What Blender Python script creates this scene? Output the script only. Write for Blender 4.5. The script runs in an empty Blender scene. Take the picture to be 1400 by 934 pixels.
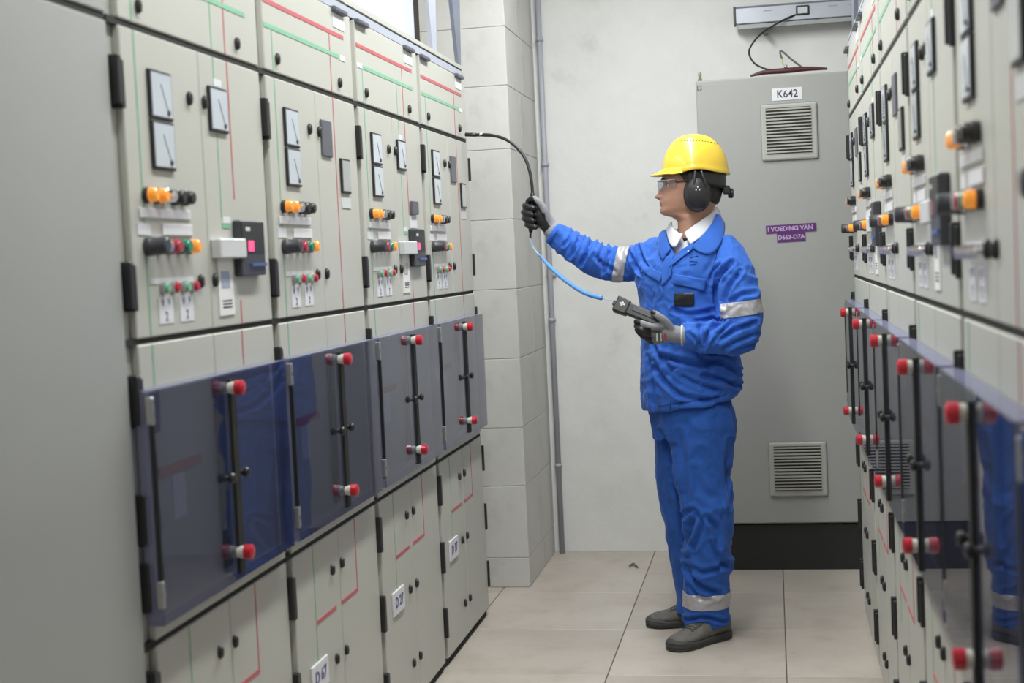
import bpy, bmesh, math, random
from mathutils import Vector, Matrix, noise
from mathutils.bvhtree import BVHTree
random.seed(7)
C = bpy.context.scene
R = math.radians
H = 1.43                                     # camera height

# ------------------------------------------------------------------ camera
FWD = Vector((-0.18176821, 0.9816265, -0.05804946))
IX = Vector((0.98273049, 0.17925792, -0.04590624))
IY = Vector((-0.03465695, -0.06539127, -0.99725768))
FPX = 1944.0
cam_d = bpy.data.cameras.new('camera')
cam = bpy.data.objects.new('camera', cam_d)
C.collection.objects.link(cam)
C.camera = cam
cam_d.sensor_fit = 'HORIZONTAL'
cam_d.sensor_width = 36
cam_d.lens = FPX / 1400 * 36
cam_d.clip_start = 0.05
mw = Matrix.Identity(4)
for i, v in enumerate((IX, -IY, -FWD)):
    for j in range(3):
        mw[j][i] = v[j]
mw[2][3] = H
cam.matrix_world = mw
cam_d.dof.use_dof = True
cam_d.dof.focus_distance = 5.15
cam_d.dof.aperture_fstop = 3.9


def at(px, py, Y):
    """a point of the room at distance Y down the aisle, on the line of sight of a photo pixel"""
    v = FWD * FPX + IX * (px - 700) + IY * (py - 467)
    k = Y / v.y
    return Vector((v.x * k, Y, H + v.z * k))


# ------------------------------------------------------------------ world, lights, exposure
W = bpy.data.worlds.new('room_air')
C.world = W
W.use_nodes = True
W.node_tree.nodes['Background'].inputs[0].default_value = (0.85, 0.92, 1.0, 1)
W.node_tree.nodes['Background'].inputs[1].default_value = 0.05
C.view_settings.view_transform = 'Standard'
C.view_settings.look = 'None'
C.view_settings.exposure = 0.3
C.view_settings.gamma = 1
C.view_settings.use_curve_mapping = False
C.cycles.transparent_max_bounces = 32
C.cycles.max_bounces = 10

LAMPS = [(-.5, -1.1), (-.5, 2.35), (-.5, 3.8), (-.5, 5.1), (-2.3, 3.9), (-2.3, 2.0), (1.5, 3.4)]
LAMP_Z = 3.15


def area_light(x, y, power, sx=.16, sy=1.25, z=LAMP_Z - .055):
    d = bpy.data.lights.new('tube_light', 'AREA')
    d.shape = 'RECTANGLE'
    d.size, d.size_y = sx, sy
    d.energy = power
    d.color = (0.97, 1.0, 0.98)
    o = bpy.data.objects.new('tube_light', d)
    o.location = (x, y, z)
    C.collection.objects.link(o)
    return o


LAMP_POWER = [12, 24, 27, 31, 17, 13, 12]
for (lx, ly), pw in zip(LAMPS, LAMP_POWER):
    area_light(lx, ly, pw)


# ------------------------------------------------------------------ materials
def srgb(r, g, b):
    f = lambda c: (c / 255 / 12.92) if c / 255 <= .04045 else ((c / 255 + .055) / 1.055) ** 2.4
    return (f(r), f(g), f(b), 1)


def mat(name, col, rough=.5, metal=0, var=.0, scale=8, bump=0, bscale=60, emit=None, estr=0, coat=0, spec=.5, detail=4):
    m = bpy.data.materials.new(name)
    m.use_nodes = True
    nt = m.node_tree
    b = nt.nodes['Principled BSDF']
    b.inputs['Base Color'].default_value = col
    b.inputs['Roughness'].default_value = rough
    b.inputs['Metallic'].default_value = metal
    b.inputs['Specular IOR Level'].default_value = spec
    if coat:
        b.inputs['Coat Weight'].default_value = coat
        b.inputs['Coat Roughness'].default_value = .08
    if emit:
        b.inputs['Emission Color'].default_value = emit
        b.inputs['Emission Strength'].default_value = estr
    tc = nt.nodes.new('ShaderNodeTexCoord')
    n = nt.nodes.new('ShaderNodeTexNoise')
    n.inputs['Scale'].default_value = scale
    n.inputs['Detail'].default_value = detail
    nt.links.new(tc.outputs['Object'], n.inputs['Vector'])
    mr = nt.nodes.new('ShaderNodeMapRange')
    mr.inputs['From Min'].default_value = .3
    mr.inputs['From Max'].default_value = .7
    mr.inputs['To Min'].default_value = 1 - max(var, .02)
    mr.inputs['To Max'].default_value = 1 + max(var, .02)
    nt.links.new(n.outputs['Fac'], mr.inputs['Value'])
    vm = nt.nodes.new('ShaderNodeVectorMath')
    vm.operation = 'SCALE'
    vm.inputs[0].default_value = col[:3]
    nt.links.new(mr.outputs[0], vm.inputs['Scale'])
    nt.links.new(vm.outputs[0], b.inputs['Base Color'])
    if bump:
        n2 = nt.nodes.new('ShaderNodeTexNoise')
        n2.inputs['Scale'].default_value = bscale
        n2.inputs['Detail'].default_value = 5
        nt.links.new(tc.outputs['Object'], n2.inputs['Vector'])
        bp = nt.nodes.new('ShaderNodeBump')
        bp.inputs['Strength'].default_value = bump
        bp.inputs['Distance'].default_value = .01
        nt.links.new(n2.outputs['Fac'], bp.inputs['Height'])
        nt.links.new(bp.outputs[0], b.inputs['Normal'])
    return m


def wall_mat(name, col):
    """painted block or plaster with scuffs, grime patches and small pits"""
    m = mat(name, col, rough=.75, bump=.25, bscale=14)
    nt = m.node_tree
    b = nt.nodes['Principled BSDF']
    src = b.inputs['Base Color'].links[0].from_socket
    tc = nt.nodes.new('ShaderNodeTexCoord')
    for sc, lo, hi, c2, amt in ((2.3, .60, .74, (.30, .30, .29, 1), .35), (11, .70, .74, (.16, .15, .14, 1), .55), (1.1, .5, .8, (.36, .33, .29, 1), .3)):
        n = nt.nodes.new('ShaderNodeTexNoise')
        n.inputs['Scale'].default_value = sc
        n.inputs['Detail'].default_value = 7
        n.inputs['Roughness'].default_value = .65
        nt.links.new(tc.outputs['Object'], n.inputs['Vector'])
        mr = nt.nodes.new('ShaderNodeMapRange')
        mr.inputs['From Min'].default_value = lo
        mr.inputs['From Max'].default_value = hi
        mr.inputs['To Max'].default_value = amt
        nt.links.new(n.outputs['Fac'], mr.inputs['Value'])
        mx = nt.nodes.new('ShaderNodeMix')
        mx.data_type = 'RGBA'
        nt.links.new(mr.outputs[0], mx.inputs[0])
        nt.links.new(src, mx.inputs[6])
        mx.inputs[7].default_value = c2
        src = mx.outputs[2]
    nt.links.new(src, b.inputs['Base Color'])
    return m


def clear_mat(name, tint, base=.05, milk=0, milkcol=(.5, .5, .7, 1)):
    m = bpy.data.materials.new(name)
    m.use_nodes = True
    nt = m.node_tree
    nt.nodes.clear()
    out = nt.nodes.new('ShaderNodeOutputMaterial')
    tr = nt.nodes.new('ShaderNodeBsdfTransparent')
    tr.inputs[0].default_value = tint
    gl = nt.nodes.new('ShaderNodeBsdfGlossy')
    gl.inputs['Roughness'].default_value = .02
    lw = nt.nodes.new('ShaderNodeLayerWeight')
    lw.inputs['Blend'].default_value = .5
    p = nt.nodes.new('ShaderNodeMath')
    p.operation = 'POWER'
    p.inputs[1].default_value = 5
    nt.links.new(lw.outputs['Facing'], p.inputs[0])
    ma = nt.nodes.new('ShaderNodeMath')
    ma.operation = 'MULTIPLY_ADD'
    ma.inputs[1].default_value = 1 - base
    ma.inputs[2].default_value = base
    nt.links.new(p.outputs[0], ma.inputs[0])
    mx = nt.nodes.new('ShaderNodeMixShader')
    nt.links.new(ma.outputs[0], mx.inputs[0])
    nt.links.new(tr.outputs[0], mx.inputs[1])
    nt.links.new(gl.outputs[0], mx.inputs[2])
    if milk:
        df = nt.nodes.new('ShaderNodeBsdfDiffuse')
        df.inputs[0].default_value = milkcol
        m2 = nt.nodes.new('ShaderNodeMixShader')
        m2.inputs[0].default_value = milk
        nt.links.new(mx.outputs[0], m2.inputs[1])
        nt.links.new(df.outputs[0], m2.inputs[2])
        mx = m2
    nt.links.new(mx.outputs[0], out.inputs[0])
    return m


M = dict(
    panel=mat('painted_steel_beige', (.50, .497, .455, 1), .42, var=.02, scale=2, spec=.35),
    panel_in=mat('painted_steel_recess', (.46, .46, .42, 1), .5, var=.02),
    plain=mat('painted_steel_grey', (.38, .385, .38, 1), .38, var=.03, scale=1.5, spec=.45),
    black=mat('black_plastic', (.018, .018, .019, 1), .4),
    seal=mat('black_rubber_seal', (.012, .012, .010, 1), .8),
    dark=mat('dark_grey_plastic', (.045, .046, .055, 1), .4),
    bluegrey=mat('blue_grey_steel', (.17, .19, .25, 1), .45, var=.06),
    lilac=mat('pale_blue_grey_steel', (.40, .42, .50, 1), .42, var=.04),
    chrome=mat('chrome', (.75, .75, .77, 1), .18, metal=1),
    steel=mat('brushed_steel', (.45, .45, .44, 1), .35, metal=.8),
    alu=mat('anodised_aluminium', (.48, .50, .56, 1), .4, metal=.3, var=.04),
    white=mat('white_label', (.72, .72, .76, 1), .5, var=.03, scale=30),
    paper=mat('white_paper', (.74, .74, .73, 1), .7, var=.03),
    ink=mat('dark_ink', (.03, .03, .06, 1), .6),
    blueink=mat('blue_ink', (.12, .11, .28, 1), .6),
    green=mat('green_tape', (.22, .47, .31, 1), .5, var=.05),
    red=mat('red_tape', (.52, .12, .14, 1), .5, var=.05),
    orange=mat('orange_lens', (.85, .30, .03, 1), .3, coat=.4, emit=(1, .35, .03, 1), estr=.25),
    redlens=mat('red_lens', (.42, .02, .045, 1), .3, coat=.4),
    greenlens=mat('green_lens', (.01, .22, .13, 1), .3, coat=.4),
    redknob=mat('red_knob_plastic', (.50, .012, .03, 1), .3, coat=.3),
    whiteknob=mat('off_white_plastic', (.62, .60, .54, 1), .45),
    boxwhite=mat('pale_grey_plastic', (.60, .61, .62, 1), .45),
    led=mat('red_display', (.9, .05, .1, 1), .4, emit=(1, .03, .12, 1), estr=2.2),
    bluestrip=mat('blue_strip', (.07, .12, .33, 1), .4),
    dial=mat('meter_dial', (.56, .61, .68, 1), .15, coat=.5, var=.03, scale=18),
    dialgrey=mat('grey_meter_dial', (.40, .42, .42, 1), .2, coat=.4, var=.04, scale=18),
    plate=mat('dark_slate_plate', (.10, .105, .13, 1), .4),
    cover=clear_mat('smoked_acrylic', (.60, .62, .70, 1), .05, .03, (.35, .37, .62, 1)),
    edge=clear_mat('frosted_acrylic_edge', (.75, .76, .84, 1), .05, .45, (.27, .275, .40, 1)),
    wall=wall_mat('white_wall_paint', (.77, .77, .76, 1)),
    block=wall_mat('painted_block', (.60, .592, .57, 1)),
    mortar=mat('painted_mortar', (.52, .51, .48, 1), .85, var=.1, bump=.3, bscale=30),
    ceil=mat('ceiling_paint', (.7, .7, .69, 1), .8, var=.03),
    floorbase=mat('tile_joint', (.12, .105, .09, 1), .9, var=.1),
    cabk=mat('grey_enclosure_paint', (.36, .362, .352, 1), .45, var=.02, scale=1.2),
    cabkframe=mat('grey_vent_plastic', (.42, .42, .39, 1), .5),
    slot=mat('vent_dark', (.05, .048, .035, 1), .7),
    plinth=mat('black_plinth_paint', (.017, .018, .019, 1), .5),
    purple=mat('purple_label_tape', (.115, .022, .155, 1), .4),
    purpletext=mat('pale_embossed_letters', (.50, .40, .60, 1), .5),
    skin=mat('skin', (.42, .225, .155, 1), .5, var=.08, scale=14, bump=.05, bscale=120),
    lips=mat('lips', (.36, .13, .11, 1), .45),
    hair=mat('dark_brown_hair', (.022, .014, .010, 1), .55, var=.3, scale=90, bump=.5, bscale=160),
    shirt=mat('white_shirt_cotton', (.76, .77, .83, 1), .8, var=.02, bump=.05, bscale=30),
    gloveg=mat('grey_knit_glove', (.26, .26, .285, 1), .85, var=.1, scale=90, bump=.3, bscale=300),
    gloveb=mat('black_coated_glove', (.012, .012, .014, 1), .42, bump=.2, bscale=200),
    helmet=mat('yellow_helmet_plastic', (.80, .54, .045, 1), .36, coat=.35, var=.01),
    shoe=mat('grey_suede', (.15, .142, .13, 1), .75, var=.15, scale=30, bump=.3, bscale=150),
    sole=mat('grey_rubber_sole', (.055, .055, .052, 1), .7, var=.1),
    lace=mat('brown_lace', (.10, .085, .06, 1), .8),
    band=mat('silver_reflective_tape', (.46, .45, .48, 1), .35, var=.04, scale=40, metal=.15),
    hose=mat('blue_hose', (.12, .33, .80, 1), .3, coat=.3),
    palehose=mat('pale_blue_tube', (.38, .52, .74, 1), .4),
    glasses=clear_mat('clear_lens', (.9, .9, .92, 1), .08),
    maroon=mat('dark_red_sleeve', (.075, .015, .02, 1), .5),
    brass=mat('aged_brass', (.23, .24, .12, 1), .4, metal=.6),
    brown=mat('brown_frame', (.14, .115, .10, 1), .5),
    frost=mat('frosted_window_glass', (.75, .80, .9, 1), .4, emit=(.86, .92, 1, 1), estr=.55),
    tube=mat('lit_tube', (1, 1, 1, 1), .5, emit=(1, 1, 1, 1), estr=4),
    lampwhite=mat('white_lamp_housing', (.7, .7, .7, 1), .5),
    conduit=mat('grey_pvc_conduit', (.40, .41, .46, 1), .4, var=.03),
    beigeblock=mat('beige_clips', (.55, .54, .48, 1), .6),
    yellowgreen=mat('yellow_green_wire', (.55, .60, .15, 1), .5),
)


def fabric(name, col, dark):
    m = mat(name, col, .82, var=.05, scale=22, bump=.04, bscale=45, spec=.25)
    nt = m.node_tree
    b = nt.nodes['Principled BSDF']
    b.inputs['Sheen Weight'].default_value = .25
    b.inputs['Sheen Roughness'].default_value = .4
    b.inputs['Sheen Tint'].default_value = (.5, .65, 1, 1)
    return m


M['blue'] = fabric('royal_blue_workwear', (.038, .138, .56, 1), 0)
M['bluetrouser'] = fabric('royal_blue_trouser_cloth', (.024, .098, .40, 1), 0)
M['bluedark'] = mat('blue_stitched_seam', (.012, .05, .22, 1), .85)


def tile_mat():
    m = mat('stone_floor_tile', (.50, .445, .395, 1), .42, var=.06, scale=3, bump=.05, bscale=40, spec=.4)
    nt = m.node_tree
    b = nt.nodes['Principled BSDF']
    src = b.inputs['Base Color'].links[0].from_socket
    geo = nt.nodes.new('ShaderNodeNewGeometry')
    for sc, lo, hi, c2, amt in ((6, .5, .75, (.34, .26, .21, 1), .5), (2.2, .48, .7, (.60, .575, .53, 1), .5), (26, .62, .72, (.27, .21, .18, 1), .35)):
        n = nt.nodes.new('ShaderNodeTexNoise')
        n.inputs['Scale'].default_value = sc
        n.inputs['Detail'].default_value = 8
        n.inputs['Roughness'].default_value = .6
        nt.links.new(geo.outputs['Position'], n.inputs['Vector'])
        mr = nt.nodes.new('ShaderNodeMapRange')
        mr.inputs['From Min'].default_value = lo
        mr.inputs['From Max'].default_value = hi
        mr.inputs['To Max'].default_value = amt
        nt.links.new(n.outputs['Fac'], mr.inputs['Value'])
        mx = nt.nodes.new('ShaderNodeMix')
        mx.data_type = 'RGBA'
        nt.links.new(mr.outputs[0], mx.inputs[0])
        nt.links.new(src, mx.inputs[6])
        mx.inputs[7].default_value = c2
        src = mx.outputs[2]
    oi = nt.nodes.new('ShaderNodeObjectInfo')
    mr = nt.nodes.new('ShaderNodeMapRange')
    mr.inputs['To Min'].default_value = .90
    mr.inputs['To Max'].default_value = 1.04
    nt.links.new(oi.outputs['Random'], mr.inputs['Value'])
    vm = nt.nodes.new('ShaderNodeVectorMath')
    vm.operation = 'SCALE'
    nt.links.new(src, vm.inputs[0])
    nt.links.new(mr.outputs[0], vm.inputs['Scale'])
    nt.links.new(vm.outputs[0], b.inputs['Base Color'])
    return m


M['tile'] = tile_mat()


# ------------------------------------------------------------------ mesh helpers
def link(name, me, parent=None, m=None, loc=None, smooth=False):
    if m is not None and len(me.materials) == 0:
        me.materials.append(m)
    if smooth:
        for p in me.polygons:
            p.use_smooth = True
    o = bpy.data.objects.new(name, me)
    C.collection.objects.link(o)
    if parent:
        o.parent = parent
    if loc is not None:
        o.location = loc
    return o


def tag(o, label=None, cat=None, group=None, kind=None):
    if label: o['label'] = label
    if cat: o['category'] = cat
    if group: o['group'] = group
    if kind: o['kind'] = kind
    return o


def empty(name, loc=(0, 0, 0), rz=0):
    o = bpy.data.objects.new(name, None)
    C.collection.objects.link(o)
    o.location = loc
    o.rotation_euler = (0, 0, rz)
    o.empty_display_size = .1
    return o


def bm_to(bm, name='m'):
    me = bpy.data.meshes.new(name)
    bmesh.ops.recalc_face_normals(bm, faces=bm.faces)
    bm.to_mesh(me)
    bm.free()
    return me


def box_bm(bm, x0, x1, y0, y1, z0, z1, bev=0, seg=1):
    r = bmesh.ops.create_cube(bm, size=1)
    vs = r['verts']
    for v in vs:
        v.co = Vector(((x0 + x1) / 2 + v.co.x * (x1 - x0), (y0 + y1) / 2 + v.co.y * (y1 - y0), (z0 + z1) / 2 + v.co.z * (z1 - z0)))
    if bev:
        es = list({e for v in vs for e in v.link_edges})
        bmesh.ops.bevel(bm, geom=es, offset=bev, segments=seg, affect='EDGES', profile=.5)


_box_cache = {}


def box(name, x0, x1, y0, y1, z0, z1, m, parent=None, bev=0, seg=1):
    """one box; equal sizes share mesh data, the object sits at the box's centre"""
    x0, x1 = min(x0, x1), max(x0, x1)
    y0, y1 = min(y0, y1), max(y0, y1)
    z0, z1 = min(z0, z1), max(z0, z1)
    key = (round(x1 - x0, 4), round(y1 - y0, 4), round(z1 - z0, 4), bev, seg, m.name)
    me = _box_cache.get(key)
    if me is None:
        bm = bmesh.new()
        a, b, c = (x1 - x0) / 2, (y1 - y0) / 2, (z1 - z0) / 2
        box_bm(bm, -a, a, -b, b, -c, c, bev, seg)
        me = bm_to(bm, name)
        _box_cache[key] = me
    return link(name, me, parent, m, ((x0 + x1) / 2, (y0 + y1) / 2, (z0 + z1) / 2))


def lathe(name, prof, m, parent=None, loc=(0, 0, 0), rot=(0, 0, 0), n=20, scale=(1, 1, 1), mats=None):
    """prof: list of (axis position, radius[, material index]) turned about local Z"""
    key = ('lathe', tuple(prof), n, m.name)
    me = _box_cache.get(key)
    if me is None:
        vs, fs, mi = [], [], []
        for p in prof:
            for k in range(n):
                a = 2 * math.pi * k / n
                vs.append((max(p[1], 1e-5) * math.cos(a), max(p[1], 1e-5) * math.sin(a), p[0]))
        for i in range(len(prof) - 1):
            for k in range(n):
                fs.append((i * n + k, i * n + (k + 1) % n, (i + 1) * n + (k + 1) % n, (i + 1) * n + k))
                mi.append(prof[i + 1][2] if len(prof[i + 1]) > 2 else 0)
        fs.append(tuple(range(n))[::-1]); mi.append(0)
        fs.append(tuple((len(prof) - 1) * n + k for k in range(n))); mi.append(prof[-1][2] if len(prof[-1]) > 2 else 0)
        me = bpy.data.meshes.new(name)
        me.from_pydata(vs, [], fs)
        for mm in (mats or [m]):
            me.materials.append(mm)
        for p, k in zip(me.polygons, mi):
            p.material_index = k
            p.use_smooth = True
        me.set_sharp_from_angle(angle=R(40))
        _box_cache[key] = me
    o = link(name, me, parent, None, loc)
    o.rotation_euler = rot
    o.scale = scale
    return o


def tube_mesh(pts, rad, n=10, cap=True):
    pts = [Vector(p) for p in pts]
    rads = rad if isinstance(rad, (list, tuple)) else [rad] * len(pts)
    vs, fs = [], []
    up = Vector((0.13, 0.2, 1)).normalized()
    prev = None
    for i, p in enumerate(pts):
        t = (pts[min(i + 1, len(pts) - 1)] - pts[max(i - 1, 0)]).normalized()
        if prev is None:
            u = t.cross(up)
            if u.length < .05: u = t.cross(Vector((1, 0, 0)))
            u.normalize()
        else:
            u = (prev - t * prev.dot(t)).normalized()
        prev = u
        w = t.cross(u)
        for k in range(n):
            a = 2 * math.pi * k / n
            vs.append(p + (u * math.cos(a) + w * math.sin(a)) * rads[i])
    for i in range(len(pts) - 1):
        for k in range(n):
            fs.append((i * n + k, i * n + (k + 1) % n, (i + 1) * n + (k + 1) % n, (i + 1) * n + k))
    if cap:
        fs.append(tuple(range(n))[::-1])
        fs.append(tuple((len(pts) - 1) * n + k for k in range(n)))
    me = bpy.data.meshes.new('tube')
    me.from_pydata(vs, [], fs)
    return me


def smooth_path(pts, k=8):
    pts = [Vector(p) for p in pts]
    out = []
    q = [pts[0] * 2 - pts[1]] + pts + [pts[-1] * 2 - pts[-2]]
    for i in range(1, len(q) - 2):
        for j in range(k):
            t = j / k
            a, b, c, d = q[i - 1], q[i], q[i + 1], q[i + 2]
            out.append(.5 * ((2 * b) + (c - a) * t + (2 * a - 5 * b + 4 * c - d) * t * t + (3 * b - a - 3 * c + d) * t ** 3))
    out.append(pts[-1])
    return out


def tube(name, pts, rad, m, parent=None, n=10, smooth=True, k=8):
    if smooth and len(pts) > 2:
        if isinstance(rad, (list, tuple)):
            rr = smooth_path([(r, 0, 0) for r in rad], k)
            rad = [max(v.x, .0005) for v in rr]
        pts = smooth_path(pts, k)
    return link(name, tube_mesh(pts, rad, n), parent, m, smooth=True)


_text_cache = {}


def text(name, s, size, m, parent, loc, rot, depth=.0006, sx=1, bold=0):
    key = (s, size, m.name, bold)
    me = _text_cache.get(key)
    if me is None:
        cu = bpy.data.curves.new('lettering', 'FONT')
        cu.body = s
        cu.size = size
        cu.align_x = 'CENTER'
        cu.align_y = 'CENTER'
        cu.extrude = depth / 2
        cu.offset = bold
        cu.resolution_u = 3
        o = bpy.data.objects.new('lettering', cu)
        C.collection.objects.link(o)
        dg = bpy.context.evaluated_depsgraph_get()
        me = bpy.data.meshes.new_from_object(o.evaluated_get(dg))
        bpy.data.objects.remove(o)
        me.materials.clear()
        me.materials.append(m)
        _text_cache[key] = me
    o = link(name, me, parent, None, loc)
    o.rotation_euler = rot
    o.scale = (sx, 1, 1)
    return o


# ------------------------------------------------------------------ the room
def struct(o):
    o['kind'] = 'structure'
    return o


AX0, AX1 = -1.172, .302                      # faces of the two cabinet rows
Y_BACK = 6.75
fl = struct(empty('floor', (0, 0, 0)))
box('floor_slab', -3.6, 2.6, -2.2, 7.0, -.12, -.004, M['floorbase'], fl)
ty = Y_BACK - .24
cols = [k * .6 for k in range(-6, 4)]
yy = [Y_BACK - .24 - .59 * k for k in range(-1, 15)]
for i, x in enumerate(cols):
    for j, y in enumerate(yy):
        y1 = min(y, Y_BACK)
        y0 = y - .59
        g = .0018
        dz = random.uniform(-.0006, .0002)
        x1 = min(x + .6, 2.4)
        if y1 - y0 < .05: continue
        box('tile', x + g, x1 - g, y0 + g, y1 - g, -.02, 0 + dz if False else 0, M['tile'], fl, bev=.0015)

struct(box('ceiling', -3.6, 2.6, -2.2, 7.0, 3.45, 3.55, M['ceil']))
struct(box('wall_back', -3.6, 2.6, Y_BACK, Y_BACK + .2, 0, 3.45, M['wall']))
struct(box('wall_left', -3.6, -3.4, -2.2, 7.0, 0, 3.45, M['wall']))
struct(box('wall_right', 2.4, 2.6, -2.2, 7.0, 0, 3.45, M['wall']))
struct(box('wall_front', -3.6, 2.6, -2.4, -2.2, 0, 3.45, M['wall']))

# the block pier that stands out from the back wall, its blocks one by one
PX1 = -1.084
pier = struct(empty('wall_pier', (0, 0, 0)))
box('pier_core', -1.457, PX1 - .004, 6.024, Y_BACK, 0, 3.3, M['mortar'], pier)
zb = [0, .13, .445, .70, 1.0, 1.30, 1.60, 1.90, 2.17, 2.42, 2.72, 3.02, 3.3]
for i in range(len(zb) - 1):
    z0, z1 = zb[i] + .0008, zb[i + 1] - .0008
    xs = -1.457
    box('block', xs, PX1, 6.02, 6.02 + (.30 if i % 2 else .40), z0, z1, M['block'], pier, bev=.0022)
    box('block', PX1 - .12, PX1, 6.02 + (.30 if i % 2 else .40) + .0015, Y_BACK - .001, z0, z1, M['block'], pier, bev=.0022)

# window far left behind the row, seen over the cabinets
wn = struct(empty('window_1', (0, 0, 0)))
struct(box('wall_window', -3.4, -2.62, 6.1, Y_BACK, 0, 3.45, M['wall']))
box('sill_wall', -2.62, -1.457, 6.1, 6.3, 0, 1.55, M['wall'], wn)
box('pane', -2.62, -1.457, 6.16, 6.17, 1.55, 3.3, M['frost'], wn)
box('window_frame', -1.500, -1.457, 6.1, 6.2, 1.55, 3.3, M['brown'], wn, bev=.004)
box('window_frame', -2.62, -1.457, 6.1, 6.2, 1.50, 1.55, M['brown'], wn, bev=.004)
box('window_frame', -2.62, -2.58, 6.1, 6.2, 1.55, 3.3, M['brown'], wn, bev=.004)
box('window_handle', -1.985, -1.96, 6.08, 6.1, 2.36, 2.60, M['bluegrey'], wn, bev=.005)

# conduit in the corner
cn = empty('wall_conduit', (-1.045, 6.72, 0))
tag(cn, 'thin grey plastic conduit running up the back wall beside the block pier', 'conduit')
link('pipe', tube_mesh([(0, 0, .0), (0, 0, 3.3)], .0135, 12), cn, M['conduit'], smooth=True)
for z in (.42, 1.12, 1.86, 2.45, 2.9):
    link('clip', tube_mesh([(0, 0, z), (0, 0, z + .018)], .019, 12), cn, M['conduit'], smooth=True)
box('clip_foot', -.02, .03, .005, .03, 1.34, 1.37, M['beigeblock'], cn, bev=.002)

# ceiling lamps (above the frame)
LAMP_LABEL = ['white strip lamp over the aisle, the one above the camera', 'white strip lamp over the aisle, above the nearest knobs', 'white strip lamp over the aisle, above the third cabinets', 'white strip lamp over the aisle, the one above the man',
              'white strip lamp behind the left row, near the window', 'white strip lamp behind the left row, far from the window', 'white strip lamp behind the right row of cabinets']
for i, (lx, ly) in enumerate(LAMPS):
    t = empty('ceiling_lamp', (lx, ly, LAMP_Z))
    tag(t, LAMP_LABEL[i], 'lamp', 'strip lamps over the room')
    box('housing', -.09, .09, -.65, .65, -.05, 0, M['lampwhite'], t, bev=.006)
    for s in (-1, 1):
        link('hanger', tube_mesh([(0, s * .5, 0), (0, s * .5, .3)], .004, 6), t, M['steel'])


# ------------------------------------------------------------------ switchgear cabinets
CW = .777
DOOR_T = .018
LOCK = [(0, .010), (.004, .012), (.006, .012), (.012, .009), (.0135, .001)]


def lock(par, s, z, y0):
    """small black quarter-turn lock with a hanging dust flap"""
    o = lathe('lock', LOCK, M['black'], par, (s, y0, z), (R(90), 0, 0), n=14, scale=(.72, 1.25, .8))
    return o


def button(par, s, z, y0, kind, p=.04, r=.0155):
    if kind == 'orange':
        b = lathe('lamp', [(0, .0155), (.012, .0155), (.012, .0135, 1), (p - .004, .0135, 1), (p, .010, 1)], M['black'], par, (s, y0, z), (R(90), 0, 0), n=16, mats=[M['black'], M['orange']])
    elif kind == 'red':
        b = lathe('red_button', [(0, .0155), (.013, .0155), (.013, .0135, 1), (p - .003, .0135, 1), (p, .0115, 1)], M['dark'], par, (s, y0, z), (R(90), 0, 0), n=16, mats=[M['dark'], M['redlens']])
    elif kind == 'green':
        b = lathe('green_button', [(0, .0155), (.013, .0155), (.013, .0135, 1), (p - .003, .0135, 1), (p, .0115, 1)], M['black'], par, (s, y0, z), (R(90), 0, 0), n=16, mats=[M['black'], M['greenlens']])
    elif kind == 'chrome':
        b = lathe('key_switch', [(0, .0155), (.012, .0155), (.014, .0125), (p, .012), (p + .001, .006)], M['chrome'], par, (s, y0, z), (R(90), 0, 0), n=16)
    elif kind == 'black':
        b = lathe('selector_knob', [(0, .0155), (.012, .0165), (.014, .014), (p - .003, .0135), (p, .011)], M['black'], par, (s, y0, z), (R(90), 0, 0), n=16)
    elif kind == 'grey':
        b = lathe('selector_switch', [(0, .018), (.012, .019), (.014, .0175), (.042, .0165), (.045, .013)], M['dark'], par, (s, y0, z), (R(90), 0, 0), n=16)
    return b


def meter(par, s0, s1, z0, z1, y0, grey=False):
    f = box('meter', s0, s1, y0 - .007, y0, z0, z1, M['black'], par, bev=.002)
    d = box('meter_dial', s0 + .006, s1 - .006, y0 - .0082, y0 - .006, z0 + .006, z1 - .006, M['dialgrey'] if grey else M['dial'], par)
    w, h = s1 - s0, z1 - z0
    if not grey:
        me = tube_mesh([(s0 + w * .75, y0 - .0088, z0 + h * .16), (s0 + w * .45, y0 - .0088, z0 + h * .72)], .0005, 4)
        link('needle', me, par, M['ink'])
        lathe('needle_hub', [(0, .006), (.003, .005)], M['dark'], par, (s0 + w * .75, y0 - .0078, z0 + h * .16), (R(90), 0, 0), n=10)


def tape_h(par, s0, s1, z, m, y, w=.011, name='tape'):
    return box(name, s0, s1, y - .0012, y + .0002, z - w / 2, z + w / 2, m, par)


def tape_v(par, s, z0, z1, m, y, w=.005, name='tape'):
    return box(name, s - w / 2, s + w / 2, y - .0010, y + .0002, z0, z1, m, par)


HINGES = [(1.746, 1.836), (1.370, 1.457)]
HINGES_MID = [(1.154, 1.246), (.929, 1.023), (.802, .895)]
HINGES_LOW = [(.586, .688), (.346, .453), (.115, .220)]


def hinge(par, s, z0, z1):
    h = box('hinge', s + .002, s + .019, -.013, .014, z0, z1, M['black'], par, bev=.002)
    h2 = box('hinge', s + .0205, s + .037, -.009, .014, z0 - .006, z1 - .006, M['black'], par, bev=.002)


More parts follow.
